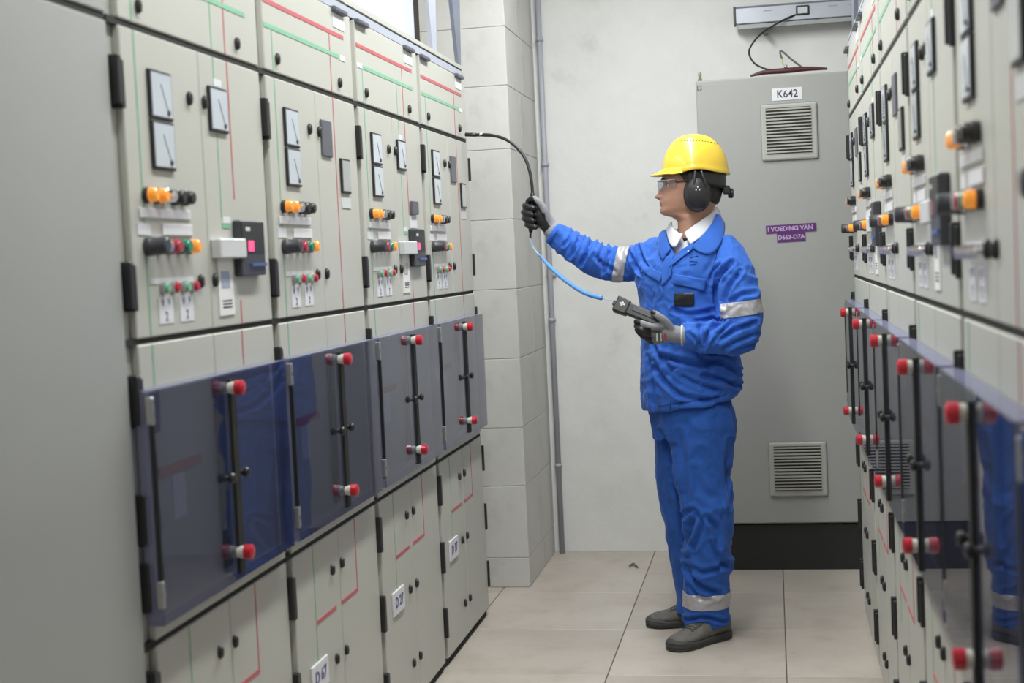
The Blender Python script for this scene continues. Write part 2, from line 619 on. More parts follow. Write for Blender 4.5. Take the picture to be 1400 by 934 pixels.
def cabinet(x, y, rz, label, kind, group, number=None, last=False, first=False, sec=None):
    t = empty('switchgear_cabinet', (x, y, 0), rz)
    tag(t, label, 'cabinet', group)
    P = M['panel']
    box('carcass', .001, CW - .001, .016, .62, .03, 2.15, M['panel_in'], t)
    box('plinth', .001, CW - .001, .012, .60, 0, .03, M['seal'], t)
    s0, sm, s1 = .043, .409, .775
    # long dark seals between the tiers
    for z in (1.902, 1.306, .733):
        box('seal', .002, CW - .002, .004, .0165, z - .007, z + .007, M['seal'], t)
    # top tier: one wide panel
    tp = box('top_panel', s0, s1, 0, .0165, 1.909, 2.146, P, t, bev=.0025)
    tp_l = empty_child = None

    def sub(parent, fn):
        fn(parent)
    # children are built in cabinet coordinates, then hung on their door
    def on(door, build):
        before = set(bpy.data.objects)
        build()
        for o in [o for o in bpy.data.objects if o not in before]:
            if o.parent is t:
                o.parent = door
                o.location = Vector(o.location) - Vector(door.location)

    def top():
        tape_h(t, .048, .70, 2.075, M['red'], 0)
        tape_h(t, .048, .70, 2.016, M['green'], 0)
        if kind == 'B': box('tape_end', .655, .705, -.0016, 0, 2.008, 2.022, M['white'], t)
        else: box('tape_end', .045, .10, -.0016, 0, 2.010, 2.024, M['white'], t)
        tape_v(t, .10, 1.909, 2.011, M['green'], 0)
        tape_v(t, .49, 1.909, 2.011, M['green'], 0, .004) if kind == 'A' else None
        tape_v(t, .567, 1.909, 2.070, M['red'], 0)
        box('blank_label', .608, .712, -.0016, 0, 2.094, 2.132, M['white'], t)
        lock(t, .125, 1.942, 0)
        lock(t, .635, 1.942, 0)
    on(tp, top)
    ud = [box('upper_door', s0, sm - .0015, 0, .0165, 1.312, 1.895, P, t, bev=.0025),
          box('upper_door', sm + .0015, s1, 0, .0165, 1.312, 1.895, P, t, bev=.0025)]

    def left():
        if number < 10: tape_v(t, .102, 1.313, 1.894, M['green'], 0)
        meter(t, .149, .253, 1.733, 1.829, 0)
        meter(t, .149, .253, 1.635, 1.731, 0)
        lock(t, .345, 1.790, 0)
        lock(t, .350, 1.413, 0)
        for s, k in ((.112, 'orange'), (.158, 'orange'), (.192, 'chrome'), (.240, 'black'), (.285, 'black')):
            button(t, s, 1.583, 0, k, .027)
        box('label_strip', .080, .317, -.004, 0, 1.540, 1.559, M['white'], t, bev=.001)
        box('small_label', .069, .127, -.0016, 0, 1.507, 1.529, M['white'], t)
        box('wide_label', .178, .322, -.004, 0, 1.507, 1.530, M['white'], t, bev=.001)
        for s, k in ((.106, 'grey'), (.158, 'chrome'), (.205, 'red'), (.252, 'green'), (.298, 'orange')):
            button(t, s, 1.485, 0, k, .028)
        box('label_strip', .112, .318, -.0016, 0, 1.413, 1.424, M['white'], t)
        for s, k in ((.166, 'green'), (.213, 'red'), (.263, 'green'), (.309, 'red')):
            if number >= 10:
                lathe('key_switch', [(0, .0125), (.014, .012), (.016, .010), (.026, .0095), (.027, .006)], M['chrome'], t, (s, 0, 1.408), (R(90), 0, 0), n=14)
            else:
                mm = M['green'] if k == 'green' else M['redknob']
                lathe('indicator', [(0, .0125), (.010, .012), (.010, .0095 if k == 'green' else .0094, 1), (.016, .008, 1)], M['steel'], t, (s, 0, 1.404), (R(90), 0, 0), n=14, mats=[M['steel'], mm])
        for s in (.176, .276):
            box('paper_label', s - .033, s + .033, -.0014, 0, 1.334, 1.386, M['white'], t)
            text('lettering', 'V', .022, M['blueink'], t, (s - .016, -.0022, 1.375), (R(90), 0, 0))
            text('lettering', 'V', .022, M['blueink'], t, (s + .014, -.0022, 1.377), (R(90), 0, 0))
            text('lettering', '2', .026, M['blueink'], t, (s, -.0022, 1.348), (R(90), 0, 0))
    on(ud[0], left)

    def right():
        lock(t, .425, 1.790, 0)
        lock(t, .427, 1.413, 0)
        if kind == 'A':
            meter(t, .447, .549, 1.732, 1.829, 0)
            box('small_label', .488, .532, -.0015, 0, 1.832, 1.848, M['white'], t)
            tape_v(t, .492, 1.848, 1.894, M['green'], 0, .004)
            tape_v(t, .493, 1.545, 1.731, M['green'], 0, .004)
            if number < 10:
                tape_v(t, .572, 1.590, 1.894, M['red'], 0)
                tape_v(t, .577, 1.313, 1.366, M['red'], 0)
            tape_h(t, .491, .54, 1.530, M['green'], 0, .010)
            box('small_label', .496, .540, -.0015, 0, 1.536, 1.550, M['white'], t)
            d = box('relay_unit', .550, .700, -.019, 0, 1.419, 1.543, M['dark'], t, bev=.003)
            box('relay_face', .556, .694, -.0205, -.018, 1.470, 1.538, M['black'], t)
            box('display', .592, .622, -.0215, -.0195, 1.474, 1.497, M['led'] if number < 10 else M['redlens'], t)
            box('blue_strip', .602, .697, -.024, -.018, 1.440, 1.447, M['bluestrip'], t)
            box('small_mark', .578, .605, -.0212, -.0195, 1.519, 1.528, M['boxwhite'], t)
            box('white_box', .420, .572, -.024, 0, 1.459, 1.502, M['boxwhite'], t, bev=.003)
            box('document_sleeve', .447, .533, -.003, 0, 1.336, 1.459, M['paper'], t)
            box('printed_block', .463, .510, -.0036, -.0028, 1.395, 1.432, M['dialgrey'], t)
            for k in range(3):
                box('printed_line', .465, .518, -.0036, -.0028, 1.366 - k * .007, 1.369 - k * .007, M['ink'], t)
            if number == 3:
                box('small_display', .585, .665, -.012, 0, 1.592, 1.636, M['plate'], t, bev=.002)
                box('wide_label', .583, .665, -.003, 0, 1.547, 1.586, M['white'], t)
        else:
            box('blank_plate', .443, .531, -.006, 0, 1.727, 1.825, M['plate'], t, bev=.002)
            meter(t, .601, .684, 1.634, 1.731, 0, grey=True)
            box('wide_label', .604, .688, -.002, 0, 1.593, 1.622, M['boxwhite'], t)
            if number < 10 or number == 14: tape_v(t, .569, 1.313, 1.894, M['red'], 0)
    on(ud[1], right)
    md = [box('middle_door', s0, sm - .0015, 0, .0165, .739, 1.300, P, t, bev=.0025),
          box('middle_door', sm + .0015, s1, 0, .0165, .739, 1.300, P, t, bev=.0025)]

    def midl():
        tape_v(t, .104, 1.22, 1.299, M['green'], 0)
        box('red_label', .095, .300, -.003, 0, 1.040, 1.060, M['red'], t)
        box('label_sheet', .155, .215, -.002, 0, .95, 1.036, M['white'], t)
        box('edge_strip', sm - .022, sm - .004, -.008, 0, .80, 1.20, M['black'], t, bev=.002)
    on(md[0], midl)

    def midr():
        if number < 10 or number == 14: tape_v(t, .573, 1.22, 1.299, M['red'], 0)
        box('edge_strip', sm + .004, sm + .022, -.008, 0, .80, 1.20, M['black'], t, bev=.002)
    on(md[1], midr)
    ld = [box('lower_door', s0, sm - .0015, 0, .0165, .030, .727, P, t, bev=.0025),
          box('lower_door', sm + .0015, s1, 0, .0165, .030, .727, P, t, bev=.0025)]

    def lowl():
        tape_v(t, .195, .43 if kind != 'plain' else .1, .726, M['green'], 0, .004)
        tape_h(t, .200, .362, .527, M['red'], 0, .010)
        for z in (.633, .395, .157):
            lock(t, .338, z, 0)
        if number < 10:
            tg = box('number_tag', .128, .258, -.006, 0, .358, .430, M['white'], t, bev=.001)
            text('lettering', sec, .045, M['blueink'], t, (.193, -.0068, .394), (R(90), 0, 0), bold=.0008)

    on(ld[0], lowl)

    def lowr():
        tape_h(t, .386, .565, .527, M['red'], 0, .010) if False else tape_h(t, sm + .002, .565, .527, M['red'], 0, .010)
        tape_v(t, .562, .532, .726, M['red'], 0)
        for z in (.633, .395, .157):
            lock(t, .422, z, 0)
    on(ld[1], lowr)
    for z0, z1 in HINGES + HINGES_MID + HINGES_LOW:
        hinge(t, 0, z0, z1)
        if last:
            box('hinge', s1 - .002, s1 + .012, -.008, .014, z0, z1, M['black'], t, bev=.002)
    # steel rail and cable slot on top
    box('top_rail', 0, CW, .004, .035, 2.150, 2.175, M['lilac'], t)
    box('cable_slot', .03, CW - .02, .005, .030, 2.176, 2.183, M['seal'], t)
    box('top_frame', 0, CW, .008, .05, 2.184, 2.20, M['panel_in'], t)
    for a in (.60, .045):
        box('top_bracket', a, a + .115, -.014, .01, 2.136, 2.150, M['plate'], t, bev=.003)
    # smoked clear cover box over the middle doors
    bm = bmesh.new()
    x0, x1, ya, zb0, zb1, th = .006, .742, -.037, .776, 1.217, .003
    box_bm(bm, x0, x1, ya, ya + th, zb0, zb1, .001)
    cv = link('clear_cover', bm_to(bm), t, M['cover'])
    cv['label'] = 'smoked clear plastic cover'
    box('cover_edge', x0, x1, ya + th, -.004, zb1 - th, zb1, M['edge'], cv)
    box('cover_edge', x0, x1, ya + th, -.004, zb0, zb0 + th, M['edge'], cv)
    box('cover_edge', x0, x0 + th, ya + th, -.004, zb0 + th, zb1 - th, M['edge'], cv)
    box('cover_edge', x1 - th, x1, ya + th, -.004, zb0 + th, zb1 - th, M['edge'], cv)
    box('cover_gasket', .380, .408, ya - .006, ya + .001, .790, 1.204, M['seal'], cv)
    for z in (1.186, .836):
        k = lathe('cover_knob', [(0, .0125, 0), (.016, .0140, 0), (.016, .0160, 1), (.031, .0160, 1), (.034, .012, 1)], M['whiteknob'], cv, (.385, ya, z), (R(90), 0, 0), n=18, mats=[M['whiteknob'], M['redknob']])
        lathe('knob_bolt', [(0, .004), (.03, .004)], M['steel'], cv, (.385, ya + .001, z), (R(-90), 0, 0), n=8)
    for s in (.345, .427):
        lathe('cover_latch', [(0, .006), (.006, .006), (.008, .010), (.014, .0115), (.018, .009), (.020, .002)], M['black'], cv, (s, ya, 1.0), (R(90), 0, 0), n=14)
    for z in (1.180, .835):
        box('cover_hinge', .001, .014, ya - .002, ya + .012, z - .026, z + .026, M['steel'], cv, bev=.002)
        box('cover_hinge_screw', .004, .010, ya - .004, ya, z - .004, z + .004, M['chrome'], cv)
    # black strip standing in for the shade along the cover's left side
    box('cover_side_shade', .0045, .0105, ya - .002, ya + .008, .862, 1.152, M['black'], t, bev=.001)
    return t


LEFT = 'left row of switchgear cabinets'
RIGHT = 'right row of switchgear cabinets'
PIT = .777
YL = [2.444 + PIT * k for k in range(4)]
ll = ['beige switchgear cabinet with red display relay, beside the plain grey cabinet',
      'beige switchgear cabinet with dark blank plate, second from the plain grey cabinet',
      'beige switchgear cabinet with red display relay and extra small grey display, left row',
      'beige switchgear cabinet with dark blank plate, next to the block pier']
sec = ['D 67', 'D 67', 'D 27', 'D 37']
for i, y in enumerate(YL):
    cabinet(AX0, y, R(90), ll[i], 'AB'[i % 2], LEFT, number=i + 1, last=(i == 3), sec=sec[i])
rl = ['beige switchgear cabinet of the right row, farthest, touching the K642 cabinet corner',
      'beige switchgear cabinet with black relay, second farthest in the right row',
      'beige switchgear cabinet of the right row, third from the far end',
      'beige switchgear cabinet with black relay, fourth from the far end of right row',
      'blurred beige switchgear cabinet at the right picture edge with big grey meter',
      'blurred nearest right row cabinet, only its smoked cover in the picture']
for i in range(6):
    cabinet(AX1, 2.444 + 4 * PIT - PIT * i, R(-90), rl[i], 'BA'[i % 2], RIGHT, number=10 + i, sec=['D 41', 'D 42', 'D 43', 'D 44', 'D 45', 'D 46'][i])

# plain cabinet at the left picture edge
t = tag(empty('plain_cabinet', (AX0, 2.444 - .90, 0), R(90)), 'tall plain grey cabinet with one blank door at the left picture edge', 'cabinet')
box('carcass', .001, .90, .016, .62, .03, 2.15, M['panel_in'], t)
box('plinth', .001, .90, .012, .60, 0, .03, M['seal'], t)
box('seal', .002, .893, .004, .0165, 1.895, 1.909, M['seal'], t)
box('top_panel', .004, .893, 0, .0165, 1.909, 2.146, M['plain'], t, bev=.0025)
box('door', .004, .893, 0, .0165, .03, 1.895, M['plain'], t, bev=.003)
box('top_rail', 0, .90, .004, .035, 2.150, 2.175, M['lilac'], t)

# tapered steel uprights on the cabinet tops


def upright(X, Y0b, Y1b, Y0t, Y1t, zt, zm, label, m, sgn):
    bm = bmesh.new()
    sec_ = [(2.201, Y0b, Y1b), (zm, Y0t, Y1t), (3.0, Y0t - .01, Y1t + .0)]
    rings = []
    for z, a, b in sec_:
        rings.append([bm.verts.new(v) for v in ((X, a, z), (X, b, z), (X - sgn * .014, b, z), (X - sgn * .014, a, z))])
    for r0, r1 in zip(rings, rings[1:]):
        for k in range(4):
            bm.faces.new((r0[k], r0[(k + 1) % 4], r1[(k + 1) % 4], r1[k]))
    bm.faces.new(rings[0]); bm.faces.new(rings[-1][::-1])
    o = link('steel_upright', bm_to(bm), None, m)
    return tag(o, label, 'steel upright')


upright(-1.182, 5.075, 5.14, 5.03, 5.16, 3, 2.42, 'pale blue grey tapered steel upright on the last left cabinet', M['lilac'], 1)
upright(-1.182, 5.51, 5.553, 5.43, 5.59, 3, 2.48, 'dark blue grey tapered steel upright at the far end of the left row', M['bluegrey'], 1)
upright(.325, 5.42, 5.54, 5.30, 5.56, 3, 2.48, 'blue grey steel upright on the far end of the right row', M['bluegrey'], -1)

# ------------------------------------------------------------------ K642 enclosure
KX0, KX1, KY = -.303, .350, 6.32
k = tag(empty('control_enclosure', (0, KY, 0)), 'grey freestanding enclosure marked K642 with two vents against the back wall', 'cabinet')
box('body', KX0, KX1, .02, .40, .205, 2.170, M['cabk'], k, bev=.004)
box('plinth', KX0 + .004, KX1 - .004, .015, .39, 0, .204, M['plinth'], k, bev=.003)
kd = box('door', KX0 + .002, KX1 - .002, 0, .02, .212, 2.166, M['cabk'], k, bev=.004, seg=2)


def kchild(o):
    o.parent = kd
    o.location = Vector(o.location) - Vector(kd.location)
    return o


for (vx0, vx1, vz0, vz1) in ((-.028, .212, 1.802, 2.046), (-.045, .205, .330, .572)):
    v = box('vent_frame', vx0, vx1, -.012, 0, vz0, vz1, M['cabkframe'], k, bev=.008, seg=2)
    gx0, gx1, gz0, gz1 = vx0 + .022, vx1 - .026, vz0 + .028, vz1 - .018
    g = box('vent_opening', gx0, gx1, -.0135, -.010, gz0, gz1, M['slot'], k)
    n = 14
    for i in range(n):
        z = gz0 + (gz1 - gz0) * (i + .5) / n
        sl = box('slat', gx0 if i != n - 1 else gx0, gx1, -.019, -.013, z - .0030, z + .0030, M['cabkframe'], k)
        sl.parent = v
        sl.location = Vector(sl.location) - Vector(v.location)
    for o in (g,):
        o.parent = v
        o.location = Vector(o.location) - Vector(v.location)
lb = box('name_label', .024, .152, -.002, 0, 2.060, 2.113, M['white'], k)
text('lettering', 'K642', .046, M['ink'], k, (.089, -.0028, 2.086), (R(90), 0, 0), bold=.0004, sx=.92)
box('label_strip', -.022, .193, -.0025, 0, 1.488, 1.524, M['purple'], k).rotation_euler = (0, R(-.8), 0)
text('lettering', '⚡VOEDING VAN' if False else 'I VOEDING VAN', .0265, M['purpletext'], k, (.082, -.0035, 1.506), (R(90), R(-.8), 0), bold=.0008)
box('label_strip', .024, .146, -.0025, 0, 1.448, 1.488, M['purple'], k).rotation_euler = (0, R(-.8), 0)
text('lettering', 'D663-D7A', .0255, M['purpletext'], k, (.085, -.0035, 1.468), (R(90), R(-.8), 0), bold=.0008)
# small maker emblem: two blocks in a square outline, and a thin line of print
for a, b, c, d in ((-.296, -.277, 2.144, 2.147), (-.296, -.293, 2.128, 2.147), (-.280, -.277, 2.128, 2.147), (-.296, -.288, 2.126, 2.130), (-.285, -.277, 2.126, 2.130)):
    box('emblem', a, b, -.0012, 0, c, d, M['dark'], k)
box('printed_line', -.268, -.19, -.001, 0, 2.140, 2.142, M['dialgrey'], k)

eb = empty('eye_bolt', (-.285, KY + .06, 2.170))
tag(eb, 'small brass eye bolt on the left corner of the K642 enclosure', 'bolt')
lathe('bolt', [(0, .009), (.012, .009), (.014, .006), (.034, .0075), (.042, .005)], M['brass'], eb, (0, 0, 0), n=10)

# dark red sleeve lying on top with its wires
sl = empty('cable_sleeve', (0, KY + .09, 2.17))
tag(sl, 'dark red cable sleeve lying on top of the K642 enclosure', 'cable')
pts = [at(1026, 104, KY + .08), at(1045, 99, KY + .08), at(1075, 96.5, KY + .08), at(1105, 94, KY + .08), at(1131, 94, KY + .08)]
pts = [p - Vector((0, KY + .09, 2.17)) for p in pts]
for p in pts: p.z = max(p.z, .008)
tube('sleeve', pts, [.004, .010, .012, .010, .005], M['maroon'], sl)
loop = [at(1091, 19, 6.66), at(1072, 27, 6.64), at(1045, 43, 6.6), at(1030, 58, 6.55), at(1024, 72, 6.5), at(1031, 86, 6.46), at(1046, 94, 6.43), at(1066, 98, KY + .08)]
o = tube('black_cable', loop, .0042, M['black'])
tag(o, 'thin black cable looping from the wall socket down to the red sleeve', 'cable')
st = [at(1098, 93, KY + .10), at(1082, 81, KY + .10), at(1069, 70, KY + .10), at(1066.5, 72, KY + .10), at(1069, 80, KY + .10)]
o = tube('bent_wire', st, .0042, M['brown'])
tag(o, 'short bent brown wire sticking up from the K642 enclosure top', 'wire')
w = tube('wire_end', [at(1069, 80, KY + .10), at(1070.5, 89, KY + .10)], .003, M['yellowgreen'], o)
w = tube('wire_lug', [at(1072, 91, KY + .10), at(1076.5, 91, KY + .10)], .007, M['steel'], o)

# aluminium trunking with socket on the back wall
TY = 6.66
tr = tag(empty('wall_trunking', (0, TY, 0)), 'aluminium wall trunking with a socket, above the K642 enclosure', 'trunking')
tx0, tx1 = -.125, .62
for a, b, c, d, mm in ((tx0, tx1, 2.452, 2.522, 'alu'), (tx0, tx1, 2.522, 2.530, 'bluegrey')):
    box('trunking_body', a, b, -.005, .035, c, d, M[mm], tr, bev=.002)
box('end_cap', tx0 - .010, tx0, -.008, .038, 2.446, 2.532, M['dark'], tr, bev=.002)
box('socket_frame', .145, .205, -.012, -.004, 2.470, 2.514, M['ink'], tr, bev=.004)
box('socket_plate', .153, .197, -.014, -.011, 2.478, 2.506, M['boxwhite'], tr)
for xx in (.02, .31, .4):
    box('print', xx - .02, xx + .02, -.0062, -.0045, 2.500, 2.506, M['dialgrey'], tr)
# perforated tray behind the trunking, its holes let the lamp light through
zt = 2.447
box('tray_edge', tx0 + .01, tx1, -.002, .004, zt - .018, zt, M['dialgrey'], tr)
x = tx0 + .015
i = 0
while x < tx1 - .06:
    wd = (.030, .022, .034)[i % 3]
    box('tray_web', x, x + wd, .004, .088, zt - .006, zt, M['dialgrey'], tr)
    x += wd + (.045, .032, .05, .026)[i % 4]
    i += 1
box('tray_edge', tx0 + .01, tx1, .035, .046, zt - .014, zt, M['dialgrey'], tr)
for xx in (0.0, .45):
    box('wall_bracket', xx, xx + .018, .0, .088, 2.405, 2.45, M['dark'], tr)

# black clip left on the floor
o = tube('cable_clip', [at(861, 774, 6.40), at(861.5, 770, 6.41), at(864, 766, 6.43), at(866, 762, 6.45), at(868, 768, 6.42), at(871.5, 777, 6.38)], [.006, .006, .006, .004, .004, .006], M['black'])
for v in o.data.vertices: v.co.z = max(v.co.z, .001) if v.co.z < .03 else v.co.z
me = o.data
zs = [v.co.z for v in me.vertices]
for v in me.vertices: v.co.z = .006 + (v.co.z - min(zs)) * .10
bpy.data.meshes
tag(o, 'small black forked plastic clip lying on the floor tiles by the back wall', 'clip')
# ------------------------------------------------------------------ the man
def ring_loft(rings, n=40, cap=True):
    """rings: (cx, cy, z, half side, half depth, facing degrees, tilt, exponent)"""
    vs, fs = [], []
    for (cx, cy, z, a, b, th, tilt, ex) in rings:
        th = R(th)
        f = Vector((-math.sin(th), -math.cos(th), 0))
        l = Vector((math.cos(th), -math.sin(th), 0))
        for k in range(n):
            t = 2 * math.pi * k / n
            c, s = math.cos(t), math.sin(t)
            p = l * (a * math.copysign(abs(c) ** (2 / ex), c)) + f * (b * math.copysign(abs(s) ** (2 / ex), s))
            vs.append(Vector((cx + p.x, cy + p.y, z + tilt * p.x)))
    for i in range(len(rings) - 1):
        for k in range(n):
            fs.append((i * n + k, i * n + (k + 1) % n, (i + 1) * n + (k + 1) % n, (i + 1) * n + k))
    if cap:
        fs.append(tuple(range(n))[::-1])
        fs.append(tuple((len(rings) - 1) * n + k for k in range(n)))
    return vs, fs


def limb(pts, flat0=False, flat1=False, n=20, k=5):
    """tapered tube through (point, radius) joints, rounded or flat at its ends"""
    P = smooth_path([p for p, r in pts], k) if len(pts) > 2 else [Vector(p) for p, r in pts]
    Rr = [v.x for v in smooth_path([(r, 0, 0) for p, r in pts], k)] if len(pts) > 2 else [r for p, r in pts]
    if not flat0:
        d = (P[0] - P[1]).normalized()
        r0 = Rr[0]
        for a in (.5, .8, .95):
            P.insert(0, P[[0, 0, 0][0]] if False else Vector(pts[0][0]) + d * r0 * a)
            Rr.insert(0, r0 * math.sqrt(1 - a * a))
    if not flat1:
        d = (P[-1] - P[-2]).normalized()
        r0 = Rr[-1]
        for a in (.5, .8, .95):
            P.append(Vector(pts[-1][0]) + d * r0 * a)
            Rr.append(r0 * math.sqrt(1 - a * a))
    me = tube_mesh(P, Rr, n)
    v = [x.co.copy() for x in me.vertices]
    f = [tuple(p.vertices) for p in me.polygons]
    bpy.data.meshes.remove(me)
    return v, f


def ell(c, r, rot=None, n=20):
    vs, fs = [], []
    Mx = rot or Matrix.Identity(3)
    for i in range(1, n):
        ph = math.pi * i / n
        for k in range(n):
            a = 2 * math.pi * k / n
            vs.append(Vector(c) + Mx @ Vector((r[0] * math.sin(ph) * math.cos(a), r[1] * math.sin(ph) * math.sin(a), r[2] * math.cos(ph))))
    m_ = n - 1
    for i in range(m_ - 1):
        for k in range(n):
            fs.append((i * n + k, (i + 1) * n + k, (i + 1) * n + (k + 1) % n, i * n + (k + 1) % n))
    fs.append(tuple(range(n)))
    fs.append(tuple((m_ - 1) * n + k for k in range(n))[::-1])
    return vs, fs


def fuse(name, shapes, voxel, m, parent=None, smooth=6, factor=.5, cuts=()):
    vs, fs = [], []
    for v, f in shapes:
        o0 = len(vs)
        vs += list(v)
        fs += [tuple(i + o0 for i in q) for q in f]
    me = bpy.data.meshes.new(name)
    me.from_pydata(vs, [], fs)
    bm = bmesh.new(); bm.from_mesh(me)
    # each closed piece gets outward normals
    bmesh.ops.recalc_face_normals(bm, faces=bm.faces)
    bm.to_mesh(me); bm.free()
    o = bpy.data.objects.new(name, me)
    C.collection.objects.link(o)
    md = o.modifiers.new('r', 'REMESH')
    md.mode = 'VOXEL'
    md.voxel_size = voxel
    md.use_smooth_shade = True
    if smooth:
        s = o.modifiers.new('s', 'SMOOTH')
        s.iterations = smooth
        s.factor = factor
    dg = bpy.context.evaluated_depsgraph_get()
    me2 = bpy.data.meshes.new_from_object(o.evaluated_get(dg))
    bpy.data.objects.remove(o)
    me2.materials.clear()
    o = link(name, me2, parent, m, smooth=True)
    for co, no in cuts:
        pass
    return o


def seg_dist(p, a, b):
    ab = b - a
    t = max(0, min(1, (p - a).dot(ab) / max(ab.length_squared, 1e-9)))
    return (p - (a + ab * t)).length


def creases(o, lines, Y, depth=.012, width=.012, front=True):
    """press folds into the cloth along polylines given in the plane facing the aisle"""
    L = []
    for ln in lines:
        w, d = width, depth
        if isinstance(ln, tuple):
            ln, w, d = ln
        pts = [at(x, y, Y) for x, y in ln]
        pts = [Vector((p.x, p.z)) for p in pts]
        pts3 = smooth_path([(p.x, p.y, 0) for p in pts], 5) if len(pts) > 2 else [Vector((p.x, p.y, 0)) for p in pts]
        q = [Vector((p.x, p.y)) for p in pts3]
        L.append((q, w, d, min(p.x for p in q) - 4 * w, max(p.x for p in q) + 4 * w, min(p.y for p in q) - 4 * w, max(p.y for p in q) + 4 * w))
    me = o.data
    move = {}
    for v in me.vertices:
        if v.normal.y > .15: continue
        p = Vector((v.co.x, v.co.z))
        s = 0
        for q, w, d, x0, x1, z0, z1 in L:
            if not (x0 < p.x < x1 and z0 < p.y < z1): continue
            dm = min(seg_dist(p, a, b) for a, b in zip(q, q[1:]))
            if dm > 4 * w: continue
            endf = min((p - q[0]).length, (p - q[-1]).length) / (2.2 * w)
            e = min(1, .25 + endf)
            s += e * (-d * math.exp(-(dm / w) ** 2) + .55 * d * math.exp(-((dm - 2.0 * w) / (.9 * w)) ** 2))
        if s: move[v.index] = v.normal * s * 1.25
    for i, d in move.items():
        me.vertices[i].co += d


def cloth_noise(o, amp, f, stretch=(1, 1, 1), seed=0):
    me = o.data
    ds = []
    for v in me.vertices:
        p = Vector((v.co.x * stretch[0], v.co.y * stretch[1], v.co.z * stretch[2])) * f + Vector((seed, seed * 2, 0))
        w = noise.noise_vector(p * .5)
        h = noise.noise(p + w * 1.2)
        h = 1 - 2 * abs(h) * 1.6
        ds.append(v.normal * (h - .4) * amp)
    for v, d in zip(me.vertices, ds):
        v.co += d


def finish(o):
    o.data.update()
    for p in o.data.polygons: p.use_smooth = True


person = None
PY = 5.25


def V(*a): return Vector(a)


# joints
shR, elR, wrR = at(893, 351, 5.35), at(826, 361, 5.37), at(757, 318, 5.38)
shL, elL, wrL = at(1000, 352, 5.14), at(1016, 452, 5.08), at(936, 459, 5.0)
hipR, kneeR, ankR = at(924, 575, 5.31), at(926, 690, 5.33), at(946, 830, 5.39)
hipL, kneeL, ankL = at(958, 575, 5.19), at(968, 700, 5.17), at(966, 862, 5.19)

# head (local: forward f, left l, up z) -> world
HC = V(-.285, 5.215, 0)
TH = R(84)
HF = V(-math.sin(TH), -math.cos(TH), 0)
HL = V(math.cos(TH), -math.sin(TH), 0)
CHIN = 1.557


def head_ring(z, fr, bk, w, n=56, sq=2.2):
    out = []
    for k in range(n):
        t = 2 * math.pi * k / n
        c, s = math.cos(t), math.sin(t)
        e = 2 / sq
        ff = (fr if c > 0 else abs(bk)) * math.copysign(abs(c) ** e, c)
        ll = w * math.copysign(abs(s) ** e, s)
        out.append((ff, ll, z))
    return out


hr = [(-.085, .052, -.062, .066), (-.045, .048, -.066, .058), (-.018, .048, -.070, .056), (-.004, .066, -.074, .056),
      (.004, .095, -.078, .052), (.012, .106, -.082, .053), (.024, .109, -.087, .060), (.034, .104, -.091, .064), (.043, .104, -.095, .067), (.052, .105, -.098, .069),
      (.061, .104, -.101, .071), (.070, .101, -.104, .072), (.080, .098, -.106, .0735), (.090, .095, -.108, .0745), (.100, .093, -.110, .0755), (.110, .092, -.111, .076),
      (.120, .092, -.112, .0765), (.130, .097, -.113, .077), (.142, .098, -.113, .077), (.160, .092, -.110, .076), (.180, .080, -.102, .072), (.200, .062, -.086, .062), (.215, .042, -.062, .045), (.224, .018, -.030, .02)]
hv, hf = [], []
N = 56
for z, fr, bk, w in hr:
    for (f_, l_, z_) in head_ring(z, fr, bk, w, N):
        if f_ > 0:
            g = lambda c, s, x: math.exp(-((x - c) / s) ** 2)
            nose = 0
            if .058 < z < .125:
                nose = .031 * max(0, 1 - (z - .071) / .052) if z >= .070 else .016 * (z - .058) / .012
            f_ += nose * g(0, .010 + .005 * max(0, 1 - (z - .06) / .04), l_) * (1 if f_ > .05 else 0)
            f_ += .0065 * g(.052, .006, z) * g(0, .020, l_) + .006 * g(.040, .006, z) * g(0, .018, l_)
            f_ -= .005 * g(.046, .003, z) * g(0, .02, l_)
            f_ -= .010 * (g(.030, .014, l_) + g(-.030, .014, l_)) * g(.114, .010, z)
            f_ += .004 * g(.131, .007, z) * (g(.025, .02, l_) + g(-.025, .02, l_))
            f_ += .004 * g(.014, .010, z) * g(0, .016, l_)
        p = HC + HF * f_ + HL * l_
        hv.append(V(p.x, p.y, CHIN + z_))
for i in range(len(hr) - 1):
    for k_ in range(N):
        hf.append((i * N + k_, i * N + (k_ + 1) % N, (i + 1) * N + (k_ + 1) % N, (i + 1) * N + k_))
hf.append(tuple(range(N))[::-1])
hf.append(tuple((len(hr) - 1) * N + k_ for k_ in range(N)))


def tofn(c, s=1): return c


# body under the clothes: one skin surface with the head
body_shapes = [(hv, hf),
               limb([(V(-.285, 5.235, 1.40), .085), (V(-.275, 5.225, 1.50), .058), (V(-.282, 5.215, 1.57), .054)]),
               ring_loft([(-.315, 5.25, .86, .13, .10, 60, 0, 2.2), (-.31, 5.25, 1.05, .12, .09, 55, 0, 2.2), (-.31, 5.25, 1.25, .15, .10, 46, 0, 2.2), (-.305, 5.25, 1.40, .16, .085, 42, 0, 2.2), (-.295, 5.245, 1.46, .09, .06, 42, 0, 2.2)], 28),
               limb([(shR, .048), (elR, .038), (wrR, .027)]), limb([(shL, .048), (elL, .038), (wrL, .027)]),
               limb([(hipR, .075), (kneeR, .048), (ankR + V(0, 0, -.02), .034)]), limb([(hipL, .08), (kneeL, .05), (ankL + V(0, 0, .03), .036)])]
person = fuse('person', body_shapes, .0042, M['skin'], None, smooth=2, factor=.4)
tag(person, 'man in yellow helmet, ear muffs and blue workwear holding a probe up to the cabinets', 'person')


# face details
def hp(f, l, z): return HC + HF * f + HL * l + V(0, 0, CHIN + z)


